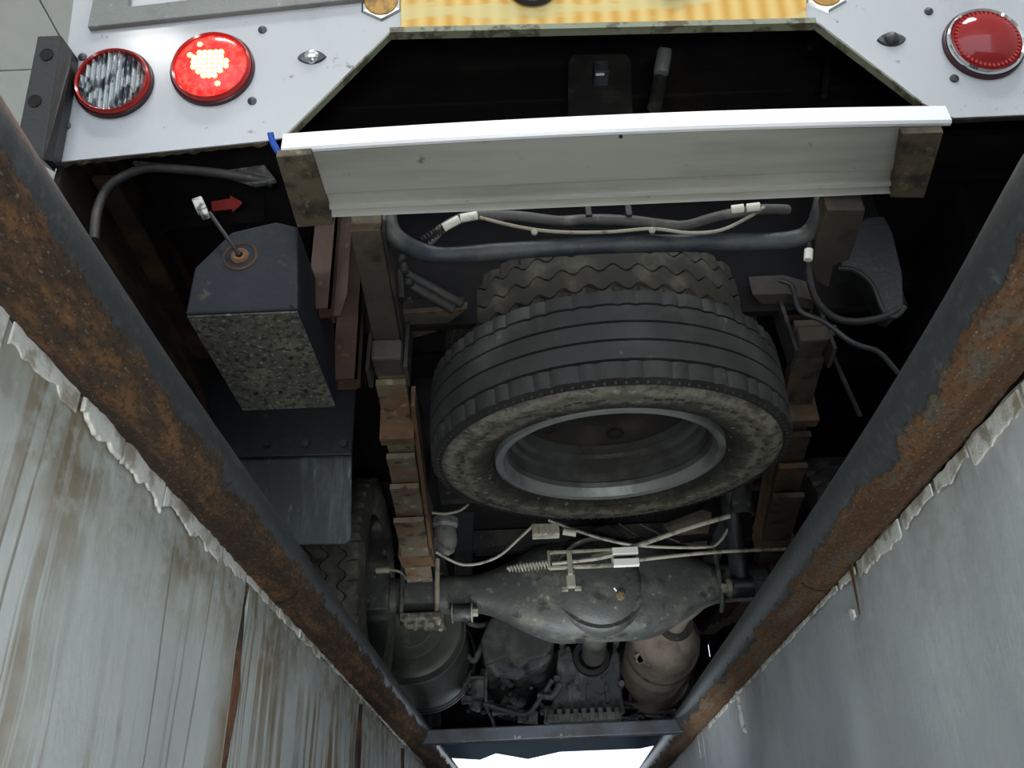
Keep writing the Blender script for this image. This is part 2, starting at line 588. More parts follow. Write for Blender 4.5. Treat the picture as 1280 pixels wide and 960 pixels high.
YB, YF = -2.2, 7.0
wl = backing('wall_left', xl, -1, YB, YF)
jl = [P(297, 800, x=-.428).y, P(452, 900, x=-.41).y, P(506, 950, x=-.40).y]
ys = [YB] + jl + [YF]
for i in range(4):
    wall_panel('wall_panel', xl, -1, ys[i] + (.012 if i else 0), ys[i + 1] - (.012 if i < 3 else 0), wl, m_wall_l)
wr = backing('wall_right', xr, 1, YB, YF)
ys = [YB, P(880, 925, x=.58).y, YF]
for i in range(2):
    wall_panel('wall_panel', xr, 1, ys[i] + (.006 if i else 0), ys[i + 1] - (.006 if i < 1 else 0), wr, m_wall_r, ragged=.006)
# rust-eaten strips in the open joints of the left wall
for q, y in enumerate(jl):
    b = B()
    pts = []
    for k in range(24):
        z = -.07 - k * .075
        pts.append((xl(y) - .008 + .006 * noise.noise(V((q, z * 20, 1))), y + .006 * noise.noise(V((z * 15, q, 0))), z))
    b.tube(pts, lambda t: .0145 * (1 - .1 * t), 7, 2, disp=lambda u, v: .006 * noise.noise(V((u * 40, v * 5, q))))
    obj('joint_strip', b, M('dark_flaking_rust', (.11, .05, .026), [((.028, .02, .016), 16, .42, .58), ((.30, .15, .06), 30, .60, .7)], .9, bst=1), wl, label='rust-eaten steel strip in the wall joint')

b = B()
b.box((.05, 2.4, -1.93), (1.6, 9.4, .1))
obj('floor', b, m_pitfloor, kind='structure')
b = B()
b.box((.05, YB - .1, -.95), (1.6, .2, 1.9))
obj('wall_back', b, m_pitfloor, kind='structure')
b = B()
b.box((.1, YF + .1, -.98), (1.7, .2, 1.9))
obj('wall_front', b, m_pitfloor, kind='structure')


# flaking plaster under the pipes
def plaster(fx, side, y, ln, h0, h1, z0, parent, mat, th=.010, lab=None):
    b = B()
    n = max(8, int(ln / .006))
    top, bot = [], []
    for k in range(n + 1):
        yy = y + ln * k / n
        top.append((yy, z0 + .003 * noise.noise(V((yy * 50, 3, side)))))
        h = h0 + (h1 - h0) * k / n
        bot.append((yy, z0 - h * (1 + .45 * noise.noise(V((yy * 22, 1, side))) + .25 * noise.noise(V((yy * 70, 5, side))) + .12 * noise.noise(V((yy * 190, 9, side))))))
    pts = top + bot[::-1]
    b.prism([(fx(a) - side * .0015, a, c) for a, c in pts], (-side * th, 0, 0), bev=.0015)
    return obj('plaster_flake', b, mat, parent)


y = .50
while y < 3.4:
    ln = random.uniform(.07, .17) * (1 + .3 * y)
    big = .032 if y < 1.0 else .026
    if y > 1.32:
        big = .020
    if y > 1.7:
        big = .011
    plaster(xl, -1, y, ln, big * random.uniform(.75, 1.1), big * random.uniform(.75, 1.1), -.046, wl, m_plaster, random.uniform(.002, .006))
    y += ln + random.uniform(.003, .012)
y = .30
for q in range(5):
    plaster(xl, -1, y, .055, .10 + .03 * math.sin(q * 2), .08 + .03 * math.cos(q * 3), -.05, wl, m_rubble if q % 2 else m_plaster, .006 + .004 * (q % 3))
    y += .05
y = .55
while y < 2.9:
    ln = random.uniform(.08, .2)
    hh = .030 if y < 1.35 else .014
    plaster(xr, 1, y, ln, hh * random.uniform(.5, 1.1), hh * random.uniform(.5, 1.1), -.052, wr, m_plaster, random.uniform(.002, .004))
    y += ln + random.uniform(.004, .02)


# edging pipes ------------------------------------------------------
def edge_pipe(name, label, pts, joint, mat, v0, side):
    t = thing(name, label, 'pipe', (pts[0][0], pts[0][1], -.055))
    n = 0
    P3 = [V((x, y, .0)) for x, y in pts]
    sp = spline(P3, 24)
    segs = [[p for p in sp if p.y <= joint], [[p for p in sp if p.y <= joint][-1]] + [p for p in sp if p.y > joint]]
    for s in segs:
        b = B()
        # refine
        q = []
        for i in range(len(s) - 1):
            m_ = max(1, int((s[i + 1] - s[i]).length / (.006 if -.1 < s[i].y < 3.3 else .05)))
            q += [s[i].lerp(s[i + 1], k / m_) for k in range(m_)]
        q.append(s[-1])

        def dsp(u, v):
            # rust scale stands proud low on the wall side
            vv = abs(v - v0)
            w = max(0, min(1, (.22 - vv) / .12))
            return w * (.0030 * noise.noise(V((u * 95, v * 26, 2))) + .0028 * noise.noise(V((u * 30, v * 11, 5))) + .001)
        b.tube(q, .052, 56, 0, disp=dsp)
        for f in b.bm.faces:
            for lp in f.loops:
                u, v = lp[b.uv].uv
                # v becomes 0.5 on the silhouette side and grows toward the wall
                lp[b.uv].uv = (u, 1 - min(abs(v - v0), 1 - abs(v - v0)) * 2)
        obj('pipe_length', b, mat, t, smooth=True)
    # the split weld round the joint
    b = B()
    jp = [p for p in sp if p.y >= joint][0]
    b.tube([V((jp.x + .0525 * math.cos(a), joint + .006 * math.sin(a * 3), .0525 * math.sin(a))) for a in [PI * (.9 + k * .055) if side < 0 else PI * (2.1 - k * .055) for k in range(16)]], .0015, 6, 2)
    obj('weld_crack', b, m_void, t, label='dark split weld')
    return t


# tube ring angles: cos->up(z), sin-> t x up ; for a pipe along +y, bn = y x z = +x
edge_pipe('edging_pipe', 'rust-eaten steel pipe along the left rim of the pit, above the drip-stained wall',
          [(-.425, -2.0), (-.417, -.4), (-.412, .30), (-.418, .60), (-.4205, .90), (-.416, 1.35), (-.403, 2.2), (-.388, 3.25), (-.36, 5.2), (-.34, 6.8)], P(335, 715, z=0).y, m_pipe_l, .62, -1)
edge_pipe('edging_pipe', 'dark steel pipe with orange rust patches along the right rim of the pit',
          [(.43, -2.0), (.465, -.4), (.478, .30), (.486, .55), (.505, .80), (.522, 1.2), (.540, 2.0), (.552, 2.75), (.60, 5.2), (.63, 6.8)], P(1040, 700, z=0).y, m_pipe_r, .38, 1)

# crossbar, on top of neither wall: wedged between the pipes
b = B()
pa, pb = P(506, 926, y=3.2), P(905, 906, y=3.2)
b.box(((pa.x + pb.x) / 2, 3.2, -.020), (pb.x - pa.x - .04, .045, .045), None, .004)
o = obj('crossbar', b, M('blue_grey_bar', (.055, .065, .085), [((.03, .03, .034), 10, .45, .65), ((.3, .32, .36), 40, .62, .7)], .5), loc=(.08, 3.2, -.045))
tag(o, 'flat dark steel bar bridging the pit between both pipes at the daylight end', 'bar')

# bent bar hooks on the right wall
def hook(px0, py0, px1, py1, xw, label):
    a, c = P(px0, py0, x=xw - .012), P(px1, py1, x=xw - .012)
    b = B()
    b.tube([V((xw + .02, a.y - .01, a.z + .005)), a + V((0, 0, .008)), a, V((a.x, a.y, c.z)), V((a.x + .01, a.y, c.z - .008))], .0065, 8, 4)
    o = obj('wall_hook', b, M('pale_hook_paint', (.5, .52, .54), [((.25, .2, .15), 60, .5, .65)], .5), loc=(a.x, a.y, c.z))
    tag(o, label, 'hook', 'bent hooks on the right wall')
hook(922, 866, 925, 912, .575, 'thin pale bent bar hook hanging down the right wall, the one nearer the rust patch')
hook(874, 922, 878, 948, .592, 'small dim hook farthest along the right wall, just past the crossbar end')
p, q = P(1066, 706, x=.545), P(1076, 768, x=.545)
b = B().prism([p, p + V((0, .012, 0)), (q.x, q.y + .003, q.z), (q.x, q.y, q.z)], (-.002, 0, 0))
obj('rust_run', b, m_rust, wr, label='thin rusty run under the pipe joint')
p = P(1068, 768, x=.545)
b = B().prism([p + V((0, -.008, -.006)), p + V((0, .006, -.009)), p + V((0, .010, .006)), p + V((0, .002, .010)), p + V((0, -.007, .006))], (-.005, 0, 0), bev=.001)
obj('paint_chip', b, m_plaster, wr)

# ================================================================== THE HALL
b = B()
b.box((-4.3, 2.5, -.1), (7.6, 16, .2 - .004))
obj('floor_left', b, m_concrete, kind='structure')
b = B()
b.box((4.45, 2.5, -.1), (7.5, 16, .2 - .004))
obj('floor_right', b, m_concrete, kind='structure')
for nm, x in (('wall_far_left', -4.6), ('wall_far_right', 5.0)):
    b = B()
    b.box((x, .75, 2.3), (.15, 16.5, 4.6))
    obj(nm, b, m_hall, kind='structure')
b = B()
b.box((.2, .75, 4.68), (9.7, 16.5, .1))
ceil = obj('ceiling', b, m_dark, kind='structure')
b = B()
b.box((0, 0, 0), (1.186, 1.186, .03), None, .004)
tile = None
TX, TY = P(60, 20, z=4.6).x % 1.2 - .6, P(20, 88, z=4.6).y % 1.2 - .6
for i in range(-4, 5):
    for j in range(-6, 6):
        if tile is None:
            tile = obj('ceiling_panel', b, m_hall, ceil)
            tile.location = (0, 0, 0)
            t0 = tile
            t0.location = V((i * 1.2 + TX, j * 1.2 + TY, 4.615))
        else:
            copy_at(t0, ceil, (i * 1.2 + TX, j * 1.2 + TY, 4.615))
for x, ly, lab in ((-.9, -1.0, 'lit ceiling panel lamp behind the bus, left one'), (1.6, -1.0, 'lit ceiling panel lamp behind the bus, right one'), (-3.39, -5.6, 'lit ceiling panel lamp far back, mirrored in the white panel')):
    t = thing('ceiling_lamp', lab, 'lamp', (x, ly, 4.34))
    b = B().box((x, ly, 4.46), (1.26 if ly > -2 else .56, .56, .28), None, .01)
    obj('lamp_housing', b, m_white, t)
    b = B().box((x, ly, 4.315), (1.2 if ly > -2 else .5, .5, .012))
    obj('diffuser', b, m_bulb, t)

# ================================================================== THE BUS
bus = thing('bus', 'white bus with round tail lamps and yellow rear panel, standing over the pit', 'bus', (.22, 3.8, 0))
CX = .22
# rear panel plane leans back over the camera
PL_Y, PL_Z, LEAN = 1.22, .755, rad(13)
PN = V((0, math.cos(LEAN), math.sin(LEAN)))   # normal pointing forward/up


def Q(px, py, off=0.0):
    """pixel on the leaning rear panel (off = metres proud toward the camera)"""
    d = _fw + _rt * ((px - 640) / FPX) + _up * ((480 - py) / FPX)
    p0 = V((0, PL_Y, PL_Z)) - PN * off
    return CAM + d * ((p0 - CAM).dot(PN) / d.dot(PN))


PU = V((0, -math.sin(LEAN), math.cos(LEAN)))
PX = V((1, 0, 0))
PROT = Matrix((PX, PU, -PN)).transposed()      # local z points at the camera


def onplane(x, u):
    return V((x, PL_Y, PL_Z)) + PU * u


c1, c2, c3, c4 = Q(355, 172), Q(487, 41), Q(1022, 29), Q(1152, 128)
lo_l, lo_r = Q(66, 203), Q(1292, 143)
bw0, bw1 = lo_l.x, 2 * .232 - lo_l.x
outer = [lo_l, Q(331, 176), c1, c2, c3, c4, Q(1192, 147), V((bw1, lo_r.y, lo_r.z)), onplane(bw1, .62), onplane(bw0, .62)]
b = B().prism(outer, PN * .004)
obj('rear_panel', b, m_white, bus, label='white rear body panel')
# upper body behind / above the frame
b = B()
b.box((CX, PL_Y - .10, 2.0), (bw1 - bw0, .03, 1.35), None, .01)
obj('rear_upper_panel', b, m_white, bus)
for s, xx in ((-1, bw0 + .015), (1, bw1 - .015)):
    b = B()
    b.prism([(xx, 1.24, 1.01), (xx, 6.5, 1.01), (xx, 6.5, 2.6), (xx, 1.08, 2.6), (xx, 1.10, 1.35)], (-s * .0 + .02 * -s, 0, 0))
    obj('side_panel', b, m_white, bus)
b = B().box((CX, 3.8, 2.66), (bw1 - bw0, 5.5, .06), None, .02)
obj('roof', b, m_white, bus)
b = B().box((CX, 6.55, 1.55), (bw1 - bw0, .06, 2.1), None, .02)
obj('front_panel', b, m_white, bus)
# cut-out return flange
for p0, p1 in ((c1, c2), (c2, c3), (c3, c4)):
    b = B().beam((p0 + p1) / 2 - (p1 - p0) / 2 - PN * .001, p1 - PN * .001, .018, .004, PN)
    bmesh.ops.translate(b.bm, verts=b.bm.verts, vec=PN * .010)
    obj('panel_flange', b, m_edge, bus, label='raw greenish edge of the panel cut-out')
# ragged brown lip under the left corner
b = B()
n = 26
pts = []
for k in range(n + 1):
    px = 68 + (333 - 68) * k / n
    py = 203 - (203 - 176) * k / n
    pts.append(Q(px, py + 1 + (3.5 if k % 2 else 0) * random.random(), -.006))
up = [Q(333, 168, -.006), Q(68, 195, -.006)]
b.prism(pts + up, PN * .01)
obj('body_lip', b, m_bracket, bus)
b = B().prism([Q(1185, 140, -.006), Q(1290, 138, -.006), Q(1290, 146, -.006), Q(1185, 151, -.006)], PN * .01)
obj('body_lip', b, m_dark, bus)

# grey hatch moulding upper left, with white hatch inside
b = B()
h0, h1 = Q(109, 34, .012), Q(430, -6, .012)
dx = (h1 - h0)
ol = [Q(109, 34, .012), Q(480, -5, .012), Q(480, -29, .012), Q(160, 8, .012), Q(166, -50, .012), Q(128, -60, .012)]
b.prism(ol, PN * .014, bev=.002)
obj('hatch_moulding', b, M('grey_moulding', (.22, .23, .22), [((.12, .12, .115), 9, .5, .75), ((.35, .36, .34), 30, .62, .75)], .4), bus, label='grey metal hatch moulding')

# yellow lower door panel with its ledge
YC = [Q(501, 35, .006), Q(501, -60, .006), Q(1008, -75, .006), Q(1008, 24, .006)]
b = B().prism(YC, PN * .006, bev=.001)
yp = obj('yellow_panel', b, m_yellow, bus, label='yellow and orange printed panel')
b = B().beam(Q(487, 38, .008), Q(1020, 26, .008), .004, .012, PN)
obj('panel_trim', b, m_edge, bus)
for (px, py, w) in ((666, -20, .052), (842, -26, .045)):
    c = Q(px, py, .010)
    mt = Matrix.Translation(c) @ PROT.to_4x4()
    b = B().lathe([(w * .55, .0), (w * .7, .010), (w * .95, .010), (w * 1.05, 0)], 40, mt)
    g = obj('grommet_ring', b, m_rubber, yp, smooth=True)
    b = B().lathe([(0, .001), (w * .6, .001), (w * .6, 0)], 32, mt)
    obj('grommet_hole', b, m_void, yp)

# rivets / screws on the white panel
rv = B().lathe([(0, .004), (.0045, .0035), (.0088, .0008), (.009, 0), (.0089, -.001)], 18, Matrix.Translation(origin(bus)))
rv = obj('panel_screw', rv, m_grommet, bus, smooth=True)
first = True
for px, py in ((328, 37), (315, 126), (103, 71), (83, 157), (1161, 14), (1193, 98)):
    c = Q(px, py, .001)
    r = rv if first else rv.copy()
    if not first:
        COL.objects.link(r)
        r.parent = bus
    first = False
    r.location = c - origin(bus)
    r.rotation_euler = PROT.to_euler()

# chrome oval caps (almond shaped covers)
for px, py, mm in ((390, 72, m_chrome), (1114, 50, m_black_paint)):
    c = Q(px, py)
    mt = Matrix.Translation(c) @ PROT.to_4x4()
    b = B()
    ring = []
    top = []
    for k in range(32):
        a = 2 * PI * k / 32
        x = .029 * math.cos(a)
        y = .016 * math.copysign(abs(math.sin(a)) ** 1.5, math.sin(a))
        ring.append(b.bm.verts.new(mt @ V((x, y, 0))))
        top.append(b.bm.verts.new(mt @ V((x * .93, y * .9, .004))))
    for k in range(32):
        b.bm.faces.new((ring[k], ring[(k + 1) % 32], top[(k + 1) % 32], top[k]))
    b.bm.faces.new(top)
    cap = obj('sensor_cover', b, m_grommet, bus, smooth=True, label='almond-shaped dark cover')
    b = B().lathe([(0, .012), (.008, .0115), (.0135, .008), (.0155, .003), (.0155, 0)], 28, mt)
    obj('cover_dome', b, mm, cap, smooth=True)

# amber hexagonal reflectors
for px, py in ((477, 3), (1031, -8)):
    c = Q(px, py)
    mt = Matrix.Translation(c) @ PROT.to_4x4() @ Matrix.Rotation(rad(30), 4, 'Z')
    b = B().lathe([(0, .004), (.034, .004), (.042, .0035), (.047, 0)], 6, mt)
    a = obj('amber_reflector', b, m_chrome, bus, label='hexagonal amber reflector in bright frame')
    b = B().lathe([(0, .008), (.024, .008), (.033, .0065), (.035, .003)], 18, mt)
    obj('reflector_lens', b, m_amber, a, smooth=True)


# tail lamps ---------------------------------------------------------
def tail_lamp(px, py, r, kind, label):
    c = Q(px, py, .002)
    mt = Matrix.Translation(c) @ PROT.to_4x4()
    b = B().lathe([(r * .89, .006), (r * .905, .015), (r * .95, .018), (r, .012), (r * 1.0, -.002)], 72, mt)
    lamp = obj('tail_lamp', b, m_chrome if kind == 'red' else m_red, bus, smooth=True, label=label)
    b = B().lathe([(r * .99, -.002), (r * 1.02, .008), (r * 1.05, .006), (r * 1.06, -.002)], 72, mt)
    obj('gasket', b, m_lamprub, lamp, smooth=True)
    # reflector bowl
    b = B().lathe([(0, -.035), (r * .3, -.032), (r * .6, -.02), (r * .86, .004)], 48, mt)
    obj('reflector_bowl', b, M('lamp_bowl_' + kind, (.7, .72, .75) if kind == 'clear' else (.45, .02, .02), (), .2, 1.0 if kind == 'clear' else .3, bst=0), lamp, smooth=True)
    if kind == 'clear':
        b = B()
        n = 13
        for k in range(n):
            x0 = -r * .89 + 2 * r * .89 * (k + .06) / n
            x1 = -r * .89 + 2 * r * .89 * (k + .94) / n
            xm = (x0 + x1) / 2
            hh = math.sqrt(max(0, (r * .90) ** 2 - max(abs(x0), abs(x1)) ** 2))
            if hh < .004:
                continue
            steps = max(2, int(hh * 2 / .008))
            row = []
            for s in range(steps + 1):
                yy = -hh + 2 * hh * s / steps
                zz = .0
                row.append([b.bm.verts.new(mt @ V((x, yy, z))) for x, z in ((x0, .008), ((x0 + xm) / 2, .0135), (xm, .0155 + (.0015 if s % 2 else 0)), ((x1 + xm) / 2, .0135), (x1, .008))])
            for s in range(steps):
                for q in range(4):
                    b.bm.faces.new((row[s][q], row[s + 1][q], row[s + 1][q + 1], row[s][q + 1]))
        obj('ribbed_lens', b, M('ribbed_silver_lens', (.62, .64, .66), [((.12, .13, .15), 45, .5, .56, (1, 1, .5))], .10, .75, bst=0), lamp, smooth=True)
        b = B().ball(c + PROT @ V((0, 0, -.012)), .012, 16)
        obj('bulb', b, m_chrome, lamp, smooth=True)
    elif kind == 'lit':
        b = B()
        for i in range(-3, 4):
            for j in range(-3, 4):
                x, y = i * .0105 + .001, j * .0105 + .003
                if x * x + y * y < .034 ** 2:
                    b.cyl(mt @ V((x, y, .012)), mt @ V((x, y, .0225)), .0052, 12)
        for x, y in ((-.040, .022), (-.022, .046), (.018, -.046)):
            b.cyl(mt @ V((x, y, .010)), mt @ V((x, y, .0190)), .0052, 12)
        obj('led_cluster', b, m_led, lamp, label='lit yellow-white light cluster', kind='stuff')
        b = B().lathe([(0, .0205), (r * .45, .0195), (r * .78, .017), (r * .90, .012)], 64, mt)
        obj('lens', b, m_litlens, lamp, smooth=True, label='glowing red lens')
        return lamp, c
    else:
        b = B().lathe([(0, .030), (r * .4, .028), (r * .7, .021), (r * .90, .012)], 64, mt)
        obj('lens', b, M('dark_red_plastic', (.30, .008, .012), (), .10, bst=0), lamp, smooth=True)
        b = B()
        n = 44
        for k in range(n):
            a = 2 * PI * k / n
            b.box(mt @ V((r * .80 * math.cos(a), r * .80 * math.sin(a), .0165)), (.007, .005, .004), PROT @ Matrix.Rotation(a, 3, 'Z'))
        obj('prism_ring', b, m_red, lamp, label='ring of small bright red prisms')
    return lamp, c


tail_lamp(143, 105, .0735, 'clear', 'clear ribbed reversing lamp in a red ring')
lit, litc = tail_lamp(266, 87, .0785, 'lit', 'lit red tail lamp with a glowing centre')
tail_lamp(1229, 56, .0750, 'red', 'unlit dark red tail lamp in a bright ring')
# black perforated bracket at the rear left corner
bk = [Q(48, 45, .05), Q(78, 44, .05), Q(95, 62, .05), Q(95, 80, .05), Q(68, 204, .05), Q(44, 204, .05), Q(28, 150, .05)]
br = B().prism([Q(47, 45, .05), Q(76, 44, .05), Q(54, 200, .05), Q(20, 180, .05)], PN * .045, bev=.002)
bro = obj('corner_bracket', br, m_black_paint, bus, label='black perforated square-tube bracket')
b = B().prism([Q(76, 44, .05), Q(90, 64, .030), Q(88, 84, .030), Q(66, 202, .030), Q(54, 200, .05)], PN * .028, bev=.001)
obj('bracket_side', b, m_black_paint, bro)
for px, py in ((58, 68), (43, 126)):
    c = Q(px, py, .0515)
    b = B().lathe([(0, 0), (.0115, 0), (.013, .0006), (.013, -.001)], 20, Matrix.Translation(c) @ PROT.to_4x4())
    obj('bracket_hole', b, m_void, bro)

# ---------------------------------------------------------------- rear step
NZ = .615
sx0, sx1 = P(352, 187, y=1.10).x, P(1190, 155, y=1.10).x


def stepx(prof, x0, x1, n=24, bow=None):
    b = B()
    rows = []
    for i in range(n + 1):
        f = i / n
        x = x0 + (x1 - x0) * f
        zt = -.002 * f
        row = [b.bm.verts.new((x, y - (4 * f * (1 - f)) * bow * w, z + zt)) for y, z, w in prof]
        rows.append(row)
    m_ = len(prof)
    for i in range(n):
        for j in range(m_):
            b.bm.faces.new((rows[i][j], rows[i][(j + 1) % m_], rows[i + 1][(j + 1) % m_], rows[i + 1][j]))
    b.bm.faces.new(rows[0])
    b.bm.faces.new(rows[-1][::-1])
    return b


zn0 = P(355, 187, y=1.10).z
zn1 = P(1190, 155, y=1.10).z
NZ = (zn0 + zn1) / 2
far_y = 1.255
farz = NZ - .035
y0 = 1.10
# nosing strip
b = stepx([(y0, NZ, 1), (y0 - .004, NZ + .004, 1), (y0 - .002, NZ + .040, 1), (y0 + .004, NZ + .046, 1), (y0 + .03, NZ + .047, 1), (y0 + .03, NZ + .043, 1), (y0 + .006, NZ + .040, 1), (y0 + .006, NZ, 1)], sx0, sx1, bow=.012)
step_nose = obj('step_nosing', b, m_nose, bus, smooth=True, label='bright white metal nosing strip of the rear step')
dy = far_y - y0
b = stepx([(y0 + .007, NZ, 1), (y0 + dy * .66, NZ - .006, .3), (y0 + dy * .665, NZ + .006, .3), (y0 + dy * .84, NZ + .004, .1), (y0 + dy * .845, NZ - .010, .1), (y0 + dy * .89, NZ - .013, .1), (y0 + dy * .90, NZ - .002, 0), (far_y - .008, NZ - .003, 0), (far_y, NZ - .016, 0), (far_y + .004, NZ - .008, 0), (far_y, NZ + .030, 0), (y0 + .02, NZ + .034, 1)], sx0 + .025, sx1 - .03, bow=.012)
step = obj('step_board', b, m_grey, bus, label='grey aluminium underside of the rear step')
# end brackets under the step
for side, pl in ((-1, [(344, 194), (388, 191), (417, 279), (371, 283)]), (1, [(1128, 165), (1181, 163), (1156, 246), (1113, 245)])):
    b = B().prism([P(px, py, z=NZ - .018) + V((0, .004, 0)) for px, py in pl], (0, 0, .016), bev=.002)
    e = obj('step_bracket', b, m_bracket, bus, label='dirty brown bracket under the step end')
    for k in range(4):
        f = (k % 2) * .5 + .25
        g = .25 if k < 2 else .78
        q0 = V(P(*pl[0], z=NZ - .018)).lerp(P(*pl[1], z=NZ - .018), f)
        q1 = V(P(*pl[3], z=NZ - .018)).lerp(P(*pl[2], z=NZ - .018), f)
        c = q0.lerp(q1, g)
        b = B().cyl(c + V((0, .004, .002)), c + V((0, .004, -.006)), .008, 6)
        obj('bracket_bolt', b, m_bracket, e)
b = B().tube([P(338, 166, y=1.10), P(341, 178, y=1.11), P(348, 190, y=1.12)], .006, 8, 3)
obj('blue_end_cap', b, M('blue_plastic', (.02, .09, .5), (), .35, bst=0), bus)
b = B().lathe([(0, -.003), (.003, -.003), (.003, 0)], 10, Matrix.Translation(P(776, 170, z=NZ - .002)))
obj('step_screw', b, m_void, bus)

# ---------------------------------------------------------------- cavity above the step; black parts carry its shade
b = B().box((.23, 1.62, 1.02), (1.3, .02, .85))
obj('rear_crossmember', b, m_black, bus)
b = B().box((CX, 1.60, 1.21), (2.12, .02, .52))
obj('added_rear_lining', b, m_black, bus)  # added black sheet, hides the white body so the cavity stays dark
b = B().box((CX, 1.36, 1.40), (2.12, .46, .02))
obj('added_cavity_lid', b, m_black, bus)  # added black lid, closes off the white interior above the cavity
for xx in (-.80, 1.24):
    b = B().box((xx, 1.42, 1.15), (.02, .34, .46))
    obj('added_cavity_side', b, m_black, bus)  # added black side lining, keeps the cavity dark
b = B().beam(P(420, 128, y=1.60), P(1100, 100, y=1.60), .04, .09, V((0, 1, 0)), .004)
obj('cavity_beam', b, m_black, bus)
# hitch plate with dark centre block
yh = 1.45
hp = []
for cx_, cy_, a0 in ((722, 80, 180), (777, 79, 270), (779, 150, 0), (722, 152, 90)):
    for k in range(5):
        a = rad(a0 + k * 22.5)
        hp.append(P(cx_ + 12 * math.cos(a), cy_ + 12 * math.sin(a), y=yh))
b = B().prism(hp, (0, .008, 0), bev=.001)
h = obj('hitch_plate', b, m_dark, bus, label='rounded dark steel hitch plate')
b = B().box(P(751, 92, y=yh - .02), (.034, .045, .038), None, .003)
obj('hitch_block', b, m_blue, h)
b = B().box(P(750, 93, y=yh - .044), (.020, .004, .006), None, .001)
obj('hitch_highlight', b, m_nose, h)  # pale bar stands in for a highlight on the block
for px, py in ((717, 91), (779, 87)):
    q = P(px, py, y=yh)
    b = B().cyl(q + V((0, -.006, 0)), q + V((0, .006, 0)), .006, 6)
    obj('bolt', b, m_dark, h)
# locking pin
b = B().cyl(P(818, 135, y=1.42), P(829, 78, y=1.42), .016, 20)
pin = obj('locking_pin', b, m_dark, bus, smooth=True)
q0, q1 = P(826, 92, y=1.40), P(831, 64, y=1.38)
b = B().cyl(q0, q1, .0175, 24, bev=.002)
obj('pin_sleeve', b, M('grey_steel', (.35, .38, .38), (), .4, .6, bst=0), pin, smooth=True)
b = B().cyl(q1, q1 + (q1 - q0).normalized() * .003 + V((0, -.004, 0)), .014, 24)
obj('pin_cap', b, M('pale_cap', (.85, .88, .9), (), .3, bst=0), pin, smooth=True)
b = B().tube([P(1012, 60, y=1.5), P(1030, 45, y=1.5), P(1036, 62, y=1.5), P(1030, 120, y=1.5)], .008, 8, 6)
obj('cavity_hose', b, m_rubber, bus, smooth=True)

# ---------------------------------------------------------------- underside, frame
b = B().box((CX, 3.95, .995), (2.17, 4.9, .02))
under = obj('bus_underfloor', b, m_black, bus)
for y_ in (1.95, 2.35, 3.3, 3.9, 4.6, 5.3):
    b = B().box((CX, y_, .93), (2.0, .05, .09))
    obj('floor_crossmember', b, m_black if y_ < 3 else m_dark, bus)
for xx in (-.33, .78):
    b = B().beam((xx, 1.9, .80), (xx, 6.3, .62), .07, .16)
    obj('frame_rail', b, m_black_paint, bus)
# left rail end coming down to the spring hanger
a, c = P(457, 290, z=.592), P(488, 448, z=.545)
b = B().beam(a + V((0, 0, .035)), c + V((0, 0, .035)), .058, .07, bev=.002)
obj('rail_end', b, m_rail, bus, label='brown grimy frame rail end, left')
b = B().beam(a + V((.035, 0, .06)), c + V((.035, .05, .06)), .006, .14)
obj('rail_web', b, m_dark, bus)
b = B().prism([P(1034, 262, z=.58), P(1082, 262, z=.58), P(1078, 280, z=.58), P(1062, 325, z=.58), P(1042, 332, z=.58), P(1036, 360, z=.58), P(1020, 352, z=.58), P(1014, 335, z=.58), P(1020, 300, z=.58)], (0, 0, .05), bev=.003)
obj('rail_end', b, m_rail, bus, label='rusty hook-shaped frame rail end, right')
b = B().prism([P(940, 368, z=.62), P(985, 366, z=.62), P(1016, 375, z=.6), P(1018, 412, z=.58), P(988, 424, z=.58), P(975, 405, z=.60)], (0, 0, .05), bev=.002)
obj('hanger_gusset', b, m_rail, bus)
b = B().prism([P(497, 392, z=.6), P(585, 386, z=.6), P(545, 415, z=.6), P(499, 428, z=.6)], (0, 0, .02), bev=.002)
obj('hanger_gusset', b, m_rail, bus)
b = B().beam(P(497, 385, z=.62), P(580, 381, z=.62), .02, .03, V((0, 0, 1)))
obj('hanger_bar', b, m_dark, bus)

# spare wheel cradle tube
cr = [P(480, 235, y=1.30), P(484, 268, y=1.30), P(497, 298, z=.60), P(545, 318, z=.60), P(640, 313, z=.60), P(760, 306, z=.60), P(900, 303, z=.60), P(985, 300, z=.60), P(1014, 288, z=.605), P(1026, 262, y=1.31), P(1032, 230, y=1.30)]
b = B().tube(cr, .0175, 20, 8)
cradle = obj('spare_wheel_cradle', b, m_blue, bus, smooth=True, label='dark blue bent tube in front of the spare wheels')
# wiring bundles behind the step
b = B().tube([P(536, 304, y=1.36), P(556, 283, y=1.34), P(590, 270, y=1.33), P(640, 270, y=1.33), P(700, 276, y=1.33), P(730, 274, y=1.33), P(790, 276, y=1.33), P(850, 282, y=1.33), P(900, 270, y=1.33), P(950, 262, y=1.33), P(985, 262, y=1.35)], .010, 12, 6, disp=lambda u, v: .0015 * noise.noise(V((u * 30, v * 4, 0))))
loom = obj('wiring_loom', b, M('grey_loom_tape', (.07, .07, .072), [((.16, .16, .155), 20, .5, .7)], .6), bus, smooth=True, label='grey taped wiring loom')
for a, c in (((554, 285), (574, 274)), ((576, 273), (597, 269))):
    b = B().cyl(P(*a, y=1.315), P(*c, y=1.31), .0085, 14, bev=.0015)
    obj('white_tape_wrap', b, m_white_tape, loom, smooth=True)
for a, c in (((914, 262), (930, 260)), ((933, 260), (950, 258))):
    b = B().cyl(P(*a, y=1.315), P(*c, y=1.31), .0085, 14, bev=.0015)
    obj('white_tape_wrap', b, m_white_tape, loom, smooth=True)
